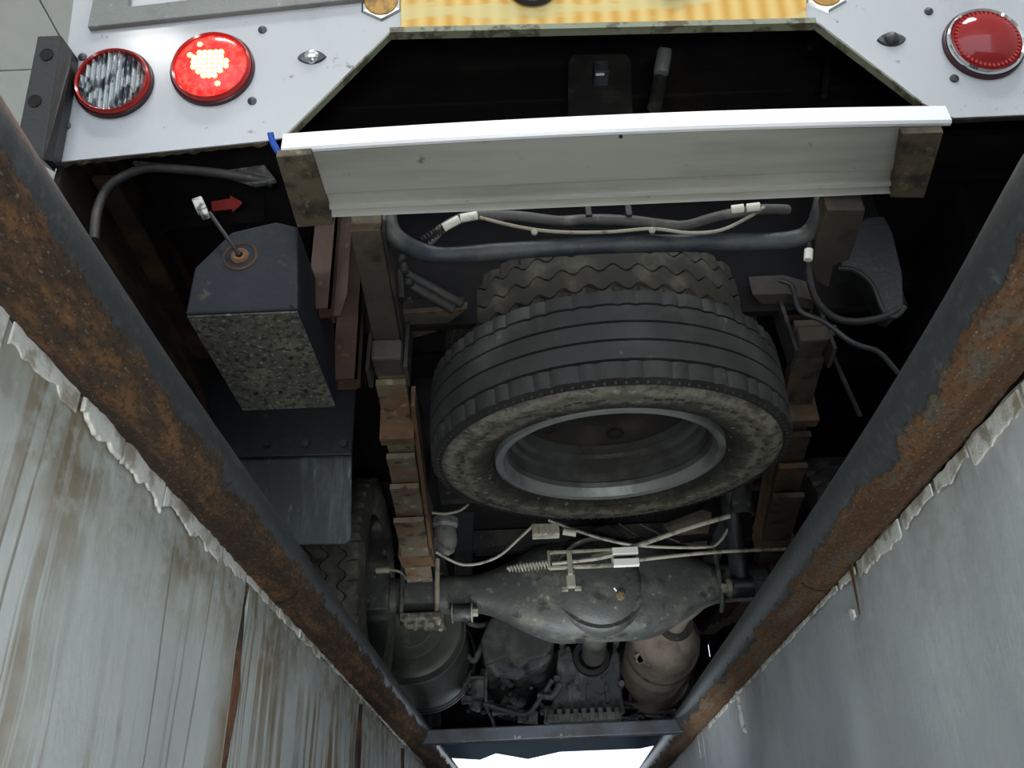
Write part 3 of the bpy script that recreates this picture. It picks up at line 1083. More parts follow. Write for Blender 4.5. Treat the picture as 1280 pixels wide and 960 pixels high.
b = B().tube([P(600, 272, y=1.32), P(650, 284, y=1.32), P(700, 290, y=1.32), P(760, 290, y=1.32), P(815, 286, y=1.32), P(860, 291, y=1.32), P(900, 288, y=1.32), P(935, 272, y=1.32), P(955, 259, y=1.32)], .0034, 8, 6)
obj('pale_cable', b, m_cable, bus, smooth=True, label='thin pale cable sagging under the loom')
for px, py in ((668, 290), (815, 288)):
    b = B().ball(P(px, py, y=1.32), (.007, .005, .008), 10)
    obj('cable_tie', b, m_cable, bus, smooth=True)
for px in (735, 785):
    b = B().box(P(px, 268, y=1.33), (.012, .03, .03), None, .002)
    obj('loom_clip', b, m_dark, bus)
# ribbed hose + dark twin pipes near the left of the cradle
b = B().tube([P(527, 302, y=1.35), P(545, 291, y=1.345), P(555, 285, y=1.34)], .009, 14, 10, disp=lambda u, v: .002 * math.sin(u * 900))
obj('ribbed_hose', b, m_rubber, bus, smooth=True)
for k, (a, c) in enumerate((((500, 338), (578, 381)), ((498, 348), (568, 388)))):
    b = B().cyl(P(*a, y=1.50), P(*c, y=1.56), .011, 16, bev=.004)
    obj('twin_pipe', b, m_dark, bus, smooth=True)
b = B()
random.seed(3)
for k in range(10):
    q = P(486 + random.random() * 30, 318 + k * 5, y=1.48)
    b.ball(q, (.012, .012, .010), 10)
b.tube([P(484, 300, y=1.45), P(490, 330, y=1.46), P(500, 345, y=1.47), P(502, 372, y=1.49)], .007, 8, 5)
obj('pipe_fitting', b, m_dark, bus, smooth=True)

# right hand hoses
b = B().tube([P(1012, 296, y=1.36), P(1010, 330, y=1.40), P(1018, 370, y=1.45), P(1040, 395, y=1.48), P(1070, 402, y=1.48), P(1105, 396, y=1.47), P(1125, 385, y=1.47)], .0075, 12, 8)
hs = obj('black_hose', b, m_rubber, bus, smooth=True)
b = B().cyl(P(1011, 312, y=1.365), P(1010, 325, y=1.37), .0085, 14)
obj('white_tape_wrap', b, m_white_tape, hs)
b = B().tube([P(975, 350, y=1.5), P(990, 358, y=1.5), P(1000, 388, y=1.5), P(1030, 402, y=1.5), P(1065, 428, y=1.5), P(1098, 440, y=1.52), P(1122, 466, y=1.55)], .0055, 10, 8)
obj('thin_hose', b, M('grey_hose', (.035, .036, .04), (), .5, bst=0), bus, smooth=True)
b = B().tube([P(1030, 420, y=1.7), P(1042, 447, y=1.72), P(1075, 520, y=1.8)], .006, 8, 6)
obj('thin_hose', b, m_rubber, bus, smooth=True)
# dark curved bracket on the right
ap = [(1082, 272), (1105, 270), (1116, 290), (1128, 340), (1130, 382), (1116, 393), (1104, 388), (1088, 352), (1066, 336), (1050, 334), (1060, 300)]
b = B().prism([P(px, py, y=1.50) for px, py in ap], (0, .05, 0), bev=.003)
obj('curved_bracket', b, m_black_paint, bus, label='dark curved guard bracket, right')
b = B().tube([P(1047, 336, y=1.47), P(1068, 338, y=1.47), P(1090, 356, y=1.47), P(1104, 388, y=1.47), P(1118, 396, y=1.47), P(1131, 384, y=1.47)], .006, 8, 6)
obj('bracket_rim', b, m_rubber, bus, smooth=True)
b = B().box(P(1175, 330, y=1.9) + V((.1, 0, 0)), (.30, .5, .25), None, .02)
obj('storage_box', b, m_black, bus)

# left corner: hose arch, brown sill, red arrow
b = B().tube([P(118, 300, y=1.265), P(122, 262, y=1.265), P(140, 230, y=1.265), P(180, 211, y=1.26), P(230, 212, y=1.26), P(285, 218, y=1.27), P(340, 228, y=1.29)], .009, 10, 8)
obj('wiring_hose', b, m_dark, bus, smooth=True)
b = B().tube([P(168, 204, y=1.30), P(230, 210, y=1.29), P(270, 218, y=1.29)], .005, 8, 5)
b.prism([P(268, 214, y=1.28), P(330, 205, y=1.28), P(345, 224, y=1.28), P(318, 230, y=1.28)], (0, .012, 0), bev=.003)
obj('cable_sleeve', b, M('grey_dusty_sleeve', (.15, .145, .13), [((.05, .05, .05), 30, .5, .6)], .7), bus)
b = B().beam(P(130, 222, z=.78), P(252, 445, z=.78), .045, .012)
obj('body_sill', b, M('dark_rust_sill', (.035, .02, .012), [((.11, .058, .026), 7, .48, .66)], .85), bus)
b = B().prism([P(95, 225, y=1.55), P(330, 215, y=1.55), P(330, 270, y=1.55), P(210, 280, y=1.55), P(120, 330, y=1.55)], (0, .02, 0))
obj('inner_panel', b, m_black, bus)
ar = [(264, 252), (288, 248), (287, 244), (302, 252), (290, 263), (289, 259), (265, 262)]
b = B().prism([P(px, py, y=1.42) for px, py in ar], (0, .006, 0))
obj('red_arrow', b, m_redarrow, bus, label='small red arrow plate')
b = B().box((-.58, 1.85, .955), (.5, .9, .02))
obj('wheel_arch_plate', b, m_black, bus)
for s_, xx in ((-1, -.856), (1, 1.300)):
    b = B().prism([(xx, 1.235, 1.0), (xx, 1.235, .70), (xx, 1.45, .30), (xx, 6.3, .30), (xx, 6.3, 1.0)], (.012, 0, 0))
    obj('inner_skirt', b, M('brown_inner_skirt' + str(s_), (.022, .014, .010), [((.11, .06, .03), 5, .5, .68, (1, .5, 2))], .85), bus)

# ---------------------------------------------------------------- blue-black box tank, left
yt0 = 1.185
tz = .35
tb = [(232, 391), (243, 335), (289, 290), (345, 277), (372, 283), (372, 389)]
pp = [P(px, py, y=yt0) for px, py in tb]
tz = (pp[0].z + pp[-1].z) / 2
pp[0].z = pp[-1].z = tz
b = B().prism(pp, (0, .33, 0), bev=.004)
tank = obj('box_tank', b, m_tank, bus, label='dark blue-black sheet-metal box with chamfered top')
pe = [V((p.x, p.y, p.z)) for p in (pp[0], pp[-1])]
b = B().prism([(pe[0].x + .002, yt0 + .004, tz - .003), (pe[1].x - .002, yt0 + .004, tz - .003), (pe[1].x - .002, yt0 + .328, tz - .003), (pe[0].x + .002, yt0 + .328, tz - .003)], (0, 0, .004))
tu = obj('box_underside', b, m_tank_under, tank, label='mud-caked underside of the box')
hb = None
for i in range(3):
    for j in range(2):
        q = (pe[0].x + .045 + .048 * i, yt0 + .14 + .12 * j, tz - .0035)
        b = B().cyl(q, (q[0], q[1], q[2] - .003), .0042, 10)
        obj('drain_hole', b, m_void, tank)
q = P(300, 320, y=yt0)
b = B().lathe([(.006, .004), (.011, .006), (.015, .003), (.016, 0), (.026, -.0005), (.028, .003), (.030, -.0005)], 36, Matrix.Translation(q) @ Matrix.Rotation(PI / 2, 4, 'X'))
obj('sensor_flange', b, m_rust, tank, smooth=True)
b = B().tube([q + V((0, -.002, 0)), P(284, 297, y=yt0 - .02), P(262, 266, y=yt0 - .03)], .0035, 8, 5)
obj('sensor_lead', b, m_rubber, tank, smooth=True)
b = B().box(P(250, 257, y=yt0 - .03), (.018, .016, .030), Matrix.Rotation(rad(-25), 3, 'Y'), .003)
b.box(P(256, 268, y=yt0 - .03), (.014, .014, .012), Matrix.Rotation(rad(-25), 3, 'Y'), .002)
obj('connector', b, M('clear_connector', (.5, .52, .5), [((.1, .1, .1), 60, .5, .6)], .2, bst=0), tank)
b = B().cyl(P(364, 384, y=yt0 - .001), P(364, 384, y=yt0 - .004), .004, 12)
obj('drain_hole', b, m_void, tank)


# red-oxide hanging channels beside the tank
def channel(x0, x1, y, z0, z1, depth, name='hanger_channel', inset=0.0):
    b = B()
    t = .005
    b.prism([(x0, y, z0), (x1, y, z0), (x1, y, z1), (x0, y, z1)], (0, t, 0))
    b.prism([(x0, y, z0), (x0, y + depth, z0), (x0, y + depth, z1), (x0, y, z1)], (t, 0, 0))
    b.prism([(x1 - t, y - .0, z0), (x1 - t, y + depth, z0), (x1 - t, y + depth, z1), (x1 - t, y, z1)], (t, 0, 0))
    return obj(name, b, m_redox, bus, label='red-oxide steel channel hanging beside the box')


q0, q1 = P(380, 386, y=1.33), P(413, 384, y=1.33)
channel(q0.x, q1.x, 1.33, q0.z, .78, .05)
q0, q1 = P(388, 396, y=1.36), P(432, 394, y=1.36)
b = B().prism([(q0.x, 1.36, q0.z), (q1.x - .01, 1.36, q0.z), (q1.x, 1.36, q0.z + .05), (q1.x, 1.36, .8), (q0.x, 1.36, .8)], (0, .006, 0))
obj('hanger_plate', b, m_redox, bus)
q0, q1 = P(412, 474, y=1.52), P(446, 472, y=1.52)
b = B()
t = .005
for (xa, xb, ya, yb) in ((q0.x, q1.x, 1.52, 1.525), (q0.x, q1.x, 1.56, 1.565), (q0.x, q0.x + t, 1.52, 1.565), (q1.x - t, q1.x, 1.52, 1.565)):
    b.box(((xa + xb) / 2, (ya + yb) / 2, (q0.z + .85) / 2), (xb - xa, yb - ya, .85 - q0.z))
obj('hanger_channel', b, m_redox, bus, label='long red-oxide box section hanging down')

# ---------------------------------------------------------------- mud flap
yf = 2.15
b = B().prism([P(px, py, y=yf - .02) for px, py in ((250, 470), (446, 470), (440, 568), (280, 572))], (0, .012, 0), bev=.003)
flp = obj('mudflap_bracket', b, m_black_paint, bus, label='glossy black upper mudflap plate')
fl = []
for cx_, cy_, a0 in ((428, 668, 0), ):
    for k in range(5):
        a = rad(a0 + k * 22.5)
        fl.append(P(cx_ + 11 * math.cos(a), cy_ + 12 * math.sin(a), y=yf))
b = B().prism([P(285, 562, y=yf), P(440, 558, y=yf)] + fl + [P(330, 682, y=yf), P(270, 640, y=yf)], (0, .008, 0), bev=.003)
obj('mudflap', b, m_flap, bus, label='scuffed grey-black rubber mudflap')
for px in (334, 382, 430):
    q = P(px, 556, y=yf - .02)
    b = B().cyl(q, q + V((0, -.012, 0)), .011, 6)
    obj('flap_bolt', b, m_dark, flp)

# ---------------------------------------------------------------- leaf springs
def spring_z(y):
    return .395 + .062 * ((y - 2.85) / 1.25) ** 2


def leaf_spring(xa, xb, ends, label, m_leaf):
    """xa at y=1.6, xb at y=2.7"""
    def X(y): return xa + (xb - xa) * (y - 1.6) / 1.1
    sp = B()
    n = 24
    for k, (ye, w) in enumerate(ends):
        pass
    root = None
    for k, (ye, w) in enumerate(ends):
        b = B()
        top, lines = [], []
        y1 = 2.85 + (2.85 - ye)
        zz = (len(ends) - 1 - k) * .0155
        rows = []
        for i in range(n + 1):
            y = ye + (y1 - ye) * i / n
            z = spring_z(y) + zz
            # leaf tips are drawn down a touch
            z -= .020 * math.exp(-(y - ye) / .07) * (1 if k else .2)
            x = X(min(y, 3.0))
            rows.append([b.bm.verts.new(p) for p in ((x - w / 2, y, z), (x + w / 2, y, z), (x + w / 2, y, z + .0145), (x - w / 2, y, z + .0145))])
        for i in range(n):
            for q in range(4):
                b.bm.faces.new((rows[i][q], rows[i][(q + 1) % 4], rows[i + 1][(q + 1) % 4], rows[i + 1][q]))
        b.bm.faces.new(rows[0][::-1])
        b.bm.faces.new(rows[-1])
        if root is None:
            root = obj('leaf_spring', b, m_leaf, bus, label=label)
        else:
            obj('leaf', b, m_leaf, root)
    # rust-orange edge band on the inner side
    return root, X


ls, X = leaf_spring(-.262, -.322, [(1.58, .062), (1.66, .066), (1.95, .070), (2.08, .074), (2.25, .082)], 'rusty left leaf spring pack', m_spring)
# rebound clips, centre bolts, shackle
def clip(root, X, y, w, n, lab=None, h=.03, ext=.03):
    b = B()
    zc = spring_z(y) + ext
    b.box((X(y), y, zc), (w, h, .082), None, .003)
    return obj('spring_clip', b, m_spring_side, root, label=lab)
def tubez(root, X, y, z, r=.008):
    b = B().cyl((X(y), y, z), (X(y), y, z - .006), r, 8)
    return obj('centre_bolt', b, m_dark, root)
b = B().box((X(1.60), 1.60, spring_z(1.6) + .052), (.064, .075, .05), None, .006)
obj('spring_eye', b, m_rail, ls)
clip(ls, X, 1.86, .082, 0, h=.036, ext=.045)
clip(ls, X, 2.60, .100, 0, h=.10, ext=.040)
tubez(ls, X, 1.72, spring_z(1.72) + .047, .006)
tubez(ls, X, 2.12, spring_z(2.12) + .017, .008)
b = B().beam((X(1.75) + .043, 1.75, spring_z(1.75) + .055), (X(2.7) + .047, 2.7, spring_z(2.7) + .045), .010, .055)
obj('spring_edge', b, m_spring_side, ls, label='orange rusty inner edge of the spring')

rs, XR = leaf_spring(.640, .800, [(1.56, .062), (1.64, .066), (1.93, .070), (2.06, .074), (2.20, .082)], 'rusty right leaf spring pack, half hidden by the spare wheel', M('dark_rusty_spring', (.075, .062, .048), [((.16, .075, .04), 6, .5, .66), ((.03, .026, .022), 18, .54, .62)], .85, bst=.8))  # darker, browner rust than the left pack
b = B().box((XR(1.60), 1.60, spring_z(1.6) + .052), (.064, .075, .05), None, .006)
obj('spring_eye', b, m_rail, rs)
clip(rs, XR, 1.86, .082, 0, h=.036, ext=.045)
clip(rs, XR, 2.60, .100, 0, h=.08, ext=.040)
tubez(rs, XR, 1.68, spring_z(1.68) + .047, .006)
b = B().cyl((XR(1.6) + .03, 1.6, .53), (XR(1.6) + .062, 1.6, .53), .012, 8)
obj('shackle_nut', b, m_oldmetal, rs)
b = B().beam((XR(1.95) - .043, 1.95, spring_z(1.95) + .045), (XR(2.7) - .047, 2.7, spring_z(2.7) + .045), .010, .055)
obj('spring_edge', b, m_spring_side, rs)
for xx, s in ((X(1.6), -1), (XR(1.6), 1)):
    b = B().beam((xx - .04 * s, 1.6, .46), (xx - .04 * s, 1.66, .78), .008, .06)
    b.beam((xx + .04 * s, 1.6, .46), (xx + .04 * s, 1.66, .78), .008, .06)
    obj('spring_hanger', b, m_dark, bus)

# ---------------------------------------------------------------- rear axle
AY, AZ = 2.85, .365
DX = P(748, 740, y=AY).x
ax0, ax1 = P(470, 742, y=AY).x, P(925, 722, y=AY).x
b = B()
rings = []
n = 60
xs = [(-.66 + CX) + (1.32) * i / n for i in range(n + 1)]
for x in xs:
    d = abs(x - DX)
    f = max(0, 1 - max(0, d - .12) / .30)
    f = f * f * (3 - 2 * f)
    rz = .057 + .105 * f
    ry = .060 + .035 * f
    ring = []
    for k in range(28):
        a = 2 * PI * k / 28
        c, s = math.cos(a), math.sin(a)
        e = .62
        ring.append(b.bm.verts.new((x, AY + ry * math.copysign(abs(c) ** e, c), AZ + rz * math.copysign(abs(s) ** e, s) - .006 * f)))
    rings.append(ring)
for i in range(n):
    for k in range(28):
        b.bm.faces.new((rings[i][k], rings[i][(k + 1) % 28], rings[i + 1][(k + 1) % 28], rings[i + 1][k]))
b.bm.faces.new(rings[0])
b.bm.faces.new(rings[-1][::-1])
axle = obj('rear_axle', b, m_axle, bus, smooth=True, label='oily black banjo rear axle housing')
MY = Matrix.Translation((DX, AY - .082, AZ - .004)) @ Matrix.Rotation(PI / 2, 4, 'X')
b = B().lathe([(0, .032), (.08, .030), (.118, .022), (.132, .012), (.137, .006), (.150, .010), (.156, .004), (.160, -.004), (.164, -.03)], 64, MY)
obj('differential_cover', b, m_axle, axle, smooth=True, label='domed round differential cover')
q = P(776, 744, y=AY - .122)
b = B().cyl(q, q + V((0, .02, 0)), .014, 8)
b.cyl(q + V((0, -.004, 0)), q, .008, 6)
obj('filler_plug', b, M('brass_plug', (.24, .17, .09), [((.1, .08, .05), 50, .5, .6)], .6, .3), axle)
q = P(769, 737, y=AY - .135)
b = B().box(q, (.004, .004, .012), Matrix.Rotation(rad(-30), 3, 'Y'))
obj('plug_tag', b, m_nose, axle)
# U-bolt plates and brackets on the left
for px in (506, 549):
    q = P(px, 742, y=AY)
    b = B().tube([(q.x, AY - .072, AZ + .10), (q.x, AY - .074, AZ), (q.x, AY - .068, AZ - .068), (q.x, AY - .03, AZ - .10)], .0085, 10, 5)
    b.tube([(q.x, AY + .072, AZ + .10), (q.x, AY + .074, AZ), (q.x, AY + .05, AZ - .10)], .0085, 10, 5)
    obj('u_bolt', b, m_oldmetal if px == 549 else m_axle, axle, smooth=True)
for px in (893, 958):
    q = P(px, 722, y=AY)
    b = B().tube([(q.x, AY - .072, AZ + .10), (q.x, AY - .074, AZ), (q.x, AY - .068, AZ - .068), (q.x, AY - .03, AZ - .10)], .0085, 10, 5)
    obj('u_bolt', b, m_axle, axle, smooth=True)
q = P(528, 765, y=AY - .02)
b = B().box((q.x, AY - .02, AZ - .085), (.13, .12, .022), None, .004)
for k in range(4):
    b.cyl((q.x - .05 + .033 * k, AY - .06, AZ - .09), (q.x - .05 + .033 * k, AY - .06, AZ - .125), .007, 6)
obj('spring_plate', b, M('crusty_plate', (.17, .16, .12), [((.05, .05, .045), 30, .45, .6)], .8, bst=.7), axle)
q = P(578, 766, y=AY - .06)
b = B().cyl(q + V((-.03, 0, 0)), q + V((.03, 0, 0)), .026, 24, bev=.002)
sb = obj('damper_bush', b, m_axle, axle, smooth=True, label='damper lower bush with pale washers')
b = B().cyl(q + V((-.033, 0, 0)), q + V((-.029, 0, 0)), .031, 24)
obj('bush_washer', b, m_oldmetal, sb)
b = B().cyl(q + V((.029, 0, 0)), q + V((.033, 0, 0)), .031, 24)
b.cyl(q + V((.033, 0, 0)), q + V((.050, 0, 0)), .014, 6)
obj('bush_washer', b, m_oldmetal, sb)
# flange by the wheel
q = P(478, 742, y=AY)
b = B().box((q.x - .012, AY - .02, AZ), (.09, .13, .125), None, .006)
obj('axle_flange', b, m_axle, axle)

# right shock absorber
sx = P(925, 725, y=2.72).x
zb = P(922, 730, y=2.72).z
b = B().cyl((sx, 2.72, zb), (sx - .005, 2.60, .86), .030, 28)
sh = obj('shock_absorber', b, m_black_paint, bus, smooth=True, label='black tubular shock absorber')
zt_ = P(924, 640, y=2.68)
b = B().lathe([(.034, 0), (.044, .002), (.046, .012), (.044, .12), (0, .12)], 28, Matrix.Translation((zt_.x, 2.665, zt_.z - .02)))
obj('dust_shield', b, m_dark, sh, smooth=True)
b = B().cyl((sx - .035, 2.715, zb - .012), (sx + .035, 2.715, zb - .012), .036, 28, bev=.004)
obj('lower_bush', b, m_black_paint, sh, smooth=True)
b = B().cyl((sx - .046, 2.715, zb - .012), (sx - .035, 2.715, zb - .012), .028, 24)
b.cyl((sx - .062, 2.715, zb - .012), (sx - .046, 2.715, zb - .012), .016, 6)
obj('bush_nut', b, m_oldmetal, sh)
b = B().box((sx + .06, 2.75, zb - .01), (.08, .04, .05), None, .004)
obj('shock_mount', b, m_dark, sh)

# brake cables over the axle
yc = 2.62
b = B().tube([P(740, 697, y=yc), P(790, 684, y=yc), P(860, 660, y=yc), P(912, 645, y=yc)], .008, 10, 6)
c1_ = obj('brake_rod', b, m_cable, bus, smooth=True, label='pale brake cable rising to the right')
b = B().tube([P(798, 700, y=yc), P(850, 694, y=yc), P(910, 689, y=yc), P(986, 686, y=yc)], .006, 10, 5)
obj('brake_cable', b, m_cable, bus, smooth=True)
b = B().tube([P(686, 650, y=yc + .1), P(745, 671, y=yc + .06), P(800, 682, y=yc + .05), P(880, 684, y=yc + .05), P(900, 676, y=yc + .05), P(913, 655, y=yc + .05)], .005, 10, 5)
obj('brake_line', b, m_cable, bus, smooth=True)
cs = []
A0, A1 = P(634, 711, y=yc), P(686, 705, y=yc)
for k in range(13 * 10):
    f = k / 130
    a = 2 * PI * f * 13
    cs.append(A0.lerp(A1, f) + V((0, math.cos(a), math.sin(a))) * (.006 + .006 * min(1, f * 4)))
b = B().tube(cs, .0028, 6, 0)
obj('return_spring', b, m_cable, bus, smooth=True, label='pale coil return spring')
q0, q1 = P(686, 700, y=yc), P(765, 697, y=yc)
b = B()
b.box(((q0.x + q1.x) / 2, yc, q0.z + .022), (q1.x - q0.x, .02, .008), None, .001)
b.box(((q0.x + q1.x) / 2, yc, q0.z - .026), (q1.x - q0.x, .02, .008), None, .001)
b.box((q0.x, yc, q0.z), (.008, .02, .055), None, .001)
b.box((q1.x, yc, q0.z), (.008, .02, .055), None, .001)
q = P(712, 705, y=yc)
b.box((q.x, yc - .004, q.z), (.016, .03, .075), None, .002)
b.box((q.x, yc, q.z - .055), (.028, .02, .04), None, .003)
b.box((q.x - .02, yc, q.z - .078), (.02, .015, .012), None, .001)
b.box((q.x + .02, yc, q.z - .078), (.02, .015, .012), None, .001)
obj('cable_adjuster', b, m_oldmetal, bus, label='pale metal cable adjuster frame')
b = B().tube([P(690, 705, y=yc - .006), P(740, 699, y=yc - .006), P(765, 694, y=yc - .006)], .007, 8, 3)
obj('adjuster_rod', b, m_cable, bus, smooth=True)
q0, q1 = P(766, 697, y=yc - .01), P(798, 695, y=yc - .01)
b = B()
for dz in (.018, -.018):
    b.box(((q0.x + q1.x) / 2, yc - .01, q0.z + dz), (q1.x - q0.x, .02, .022), None, .001)
obj('white_clamp', b, m_white_tape, bus, label='white clamp on the brake cable')
# cables by the left spring
b = B().tube([P(545, 690, y=2.55), P(580, 706, y=2.6), P(620, 697, y=2.6), P(650, 672, y=2.6), P(668, 655, y=2.6)], .0045, 8, 6)
obj('brake_line', b, m_cable, bus, smooth=True)
b = B().tube([P(540, 641, y=2.4), P(558, 642, y=2.4), P(575, 638, y=2.4), P(586, 630, y=2.4)], .004, 8, 6)
obj('brake_line', b, m_oldmetal, bus, smooth=True)
b = B().tube([P(470, 713, y=2.62), P(487, 712, y=2.62)], .010, 12, 0)
b.tube([P(487, 712, y=2.62), P(500, 715, y=2.62), P(508, 724, y=2.66)], .004, 8, 5)
obj('sensor_plug', b, m_oldmetal, bus, smooth=True)
# light bump stop cone beside spring
q = P(556, 672, y=2.62)
b = B().lathe([(.010, -.06), (.030, -.045), (.040, -.01), (.034, .03), (.042, .04), (.042, .06), (0, .06)], 20, Matrix.Translation(q))
obj('bump_stop', b, M('grey_rubber', (.13, .13, .125), [((.06, .06, .06), 20, .5, .6)], .7), bus, smooth=True, label='grey rubber bump stop')
# connector block and brackets in the middle
q = P(682, 664, y=2.6)
b = B().box(q, (.085, .04, .038), None, .003)
for k in range(5):
    b.box(q + V((-.03 + .015 * k, -.022, 0)), (.006, .01, .03))
obj('valve_block', b, m_oldmetal, bus, label='small pale valve block')
q = P(712, 665, y=2.58)
b = B().cyl(q + V((-.02, 0, .004)), q + V((.02, 0, -.004)), .012, 12)
obj('valve_union', b, m_oldmetal, bus)
b = B().prism([P(px, py, y=2.9) for px, py in ((566, 640), (592, 640), (590, 716), (568, 716))], (0, .03, 0))
obj('vertical_strut', b, m_black_paint, bus)
b = B().beam(P(595, 690, y=3.0), P(890, 672, y=3.0), .03, .02, V((0, 1, 0)))
obj('cross_tube', b, m_dark, bus)
b = B().prism([P(px, py, y=2.9) for px, py in ((690, 685), (735, 662), (760, 655), (785, 672), (740, 690))], (0, .04, 0), bev=.004)
obj('axle_bracket', b, m_dark, bus)
b = B().prism([P(px, py, y=3.0) for px, py in ((828, 655), (878, 636), (890, 640), (884, 680), (842, 672))], (0, .05, 0), bev=.004)
obj('heat_shield', b, m_exhaust, bus, label='pale brown heat shield scrap above the axle')
b = B().tube([P(774, 655, y=2.8), P(800, 672, y=2.8), P(822, 682, y=2.8)], .006, 8, 4)
b.tube([P(800, 655, y=2.8), P(830, 670, y=2.8), P(850, 678, y=2.8)], .004, 8, 4)
obj('short_pipe', b, m_dark, bus, smooth=True)


# ---------------------------------------------------------------- tyres
def tyre_profile(R, rin, wdt, tw, groove, gd, zig=0, nz=24, seg=160, lug=0, lugd=.006):
    """closed cross-section about local z; groove: list of positions -1..1 across the tread"""
    hw = wdt / 2
    pr = []
    # inner bead up one sidewall
    sw = [(rin, -hw * .72), (rin + .012, -hw * .86), (rin + (R - rin) * .35, -hw * 1.0), (rin + (R - rin) * .62, -hw * 1.02), (R - .035, -hw * .97), (R - .014, -tw / 2 * 1.03)]
    pr += sw
    g = []
    gw = .0026
    pts = [(-1.0, 0)]
    for p in groove:
        pts += [(p - gw / (tw / 2), 0), (p - gw * .6 / (tw / 2), gd), (p + gw * .6 / (tw / 2), gd), (p + gw / (tw / 2), 0)]
    pts += [(1.0, 0)]
    # extra rings for the shoulder lugs
    def mk(p, d):
        def f(k):
            z = p * tw / 2
            if zig and abs(p) < .99:
                ph = (k * nz / seg) % 1.0
                tri = abs(ph * 2 - 1) * 2 - 1
                z += zig * max(-1, min(1, tri * 1.6))
            r = R - d - .004 * p * p
            if lug and abs(p) > .62:
                ph = (k * lug / seg) % 1.0
                if ph < .22:
                    r -= lugd
            return (r, z)
        return f
    allp = sorted(set([(p, d) for p, d in pts] + [(-.72, 0), (.72, 0), (-.88, 0), (.88, 0)]), key=lambda t: t[0])
    pr += [mk(p, d) for p, d in allp]
    pr += [(r, -z) for r, z in sw[::-1]]
    pr += [(rin + .02, hw * .5), (rin + .02, -hw * .5)]
    return pr


def make_tyre(name, mt, mat, parent, R, rin, wdt, tw, groove, gd=.009, zig=0, nz=24, lug=0, label=None, seg=224, lugd=.006):
    b = B().lathe(tyre_profile(R, rin, wdt, tw, groove, gd, zig, nz, seg, lug, lugd), seg, mt, closed=True)
    return obj(name, b, mat, parent, smooth=True, label=label)


def side_skin(mt, R, rin, wdt, sign, parent, name='sidewall'):
    """raised dusty sidewall rings, scuff ring and worn moulded blocks"""
    hw = wdt / 2
    pr = [(rin, hw * .72), (rin + .012, hw * .88), (rin + .018, hw * .90), (rin + .022, hw * .955), (rin + .045, hw * 1.0), (rin + .048, hw * 1.02), (rin + (R - rin) * .62, hw * 1.045), (rin + (R - rin) * .66, hw * 1.03), (R - .036, hw * .995), (R - .020, hw * .93), (R - .016, hw * .86)]
    b = B().lathe([(r, z * sign) for r, z in pr], 128, mt)
    return obj(name, b, m_side_ring, parent, smooth=True, label='dusty mud-splashed sidewall')


SW = thing('spare_wheel', 'large spare wheel with ribbed tyre and grey rim, the lower one slung under the bus', 'wheel', (.205, 1.735, .30))
SM = Matrix.Translation((.205, 1.735, .402)) @ Matrix.Rotation(rad(2.6), 4, 'X')
make_tyre('tyre', SM, m_tyre, SW, .389, .248, .205, .185, [-.62, -.18, .24, .66], gd=.010, lug=84, label='smooth ribbed black tyre', lugd=.004)
side_skin(SM, .389, .248, .205, -1, SW)
b = B()
for k in range(96):
    a = 2 * PI * k / 96
    if noise.noise(V((k * .23, 0, 4))) > -.15:
        rr = .322 + .004 * ((k * 7) % 3)
        b.box(SM @ V((rr * math.cos(a), rr * math.sin(a), -.1055)), (.017, .010, .003), SM.to_3x3() @ Matrix.Rotation(a + PI / 2, 3, 'Z'), .001)
obj('sidewall_moulding', b, m_mould, SW, kind='stuff')
b = B()
for k in range(120):
    a = 2 * PI * k / 120
    b.box(SM @ V((.370 * math.cos(a), .370 * math.sin(a), -.0945)), (.010, .005, .005), SM.to_3x3() @ Matrix.Rotation(a, 3, 'Z') @ Matrix.Rotation(rad(35), 3, 'Y'))
obj('shoulder_ribs', b, m_tyre, SW, kind='stuff')
# rim: lip, deep barrel, disc
b = B().lathe([(.250, -.078), (.248, -.092), (.240, -.0945), (.232, -.090), (.229, -.080), (.224, -.070)], 128, SM)
rim = obj('rim', b, m_rim, SW, smooth=True, label='grey painted steel rim with rust specks')
b = B().lathe([(.224, -.070), (.217, -.060), (.220, -.056), (.218, -.034), (.208, -.028), (.207, -.012), (.196, -.006), (.194, .004), (.199, .007), (.198, .024), (.199, .055), (.222, .07), (.240, .075), (.250, .07)], 128, SM)
obj('rim_barrel', b, M('shaded_rim_barrel', (.11, .12, .12), [((.06, .06, .058), 7, .45, .65), ((.2, .15, .09), 18, .62, .74)], .38, .4), rim, smooth=True, label='shade-darkened stepped barrel inside the rim')  # darker than the lip: shade inside the rim put into the colour
dp = [(.199, .035), (.193, .026), (.18, .030), (.160, .058), (.135, .070), (.10, .072), (.095, .076), (.0, .076)]
b = B().lathe(dp, 96, SM)
disc = obj('wheel_disc', b, M('dark_rim_disc', (.012, .012, .012), [((.035, .025, .018), 9, .5, .7)], .7, 0), rim, smooth=True)
b = B()
for k in range(6):
    a = 2 * PI * k / 6 + .3
    q = SM @ V((.172 * math.cos(a), .172 * math.sin(a), .044))
    b.ball(q, (.022, .022, .012), 16)
obj('hand_hole', b, m_void, rim, smooth=True)
b = B()
for k in range(6):
    a = 2 * PI * k / 6
    b.cyl(SM @ V((.112 * math.cos(a), .112 * math.sin(a), .066)), SM @ V((.112 * math.cos(a), .112 * math.sin(a), .074)), .012, 14)
obj('stud_hole', b, m_void, rim)
b = B().cyl(SM @ V((0, 0, .068)), SM @ V((0, 0, .10)), .08, 32)
obj('hub_hole', b, m_void, rim)
b = B().cyl(SM @ V((.04, 0, .04)), SM @ V((.04, 0, .3)), .012, 12)
b.box(SM @ V((.04, 0, .052)), (.30, .03, .012), None, .003)
obj('carrier_bar', b, m_dark, bus)

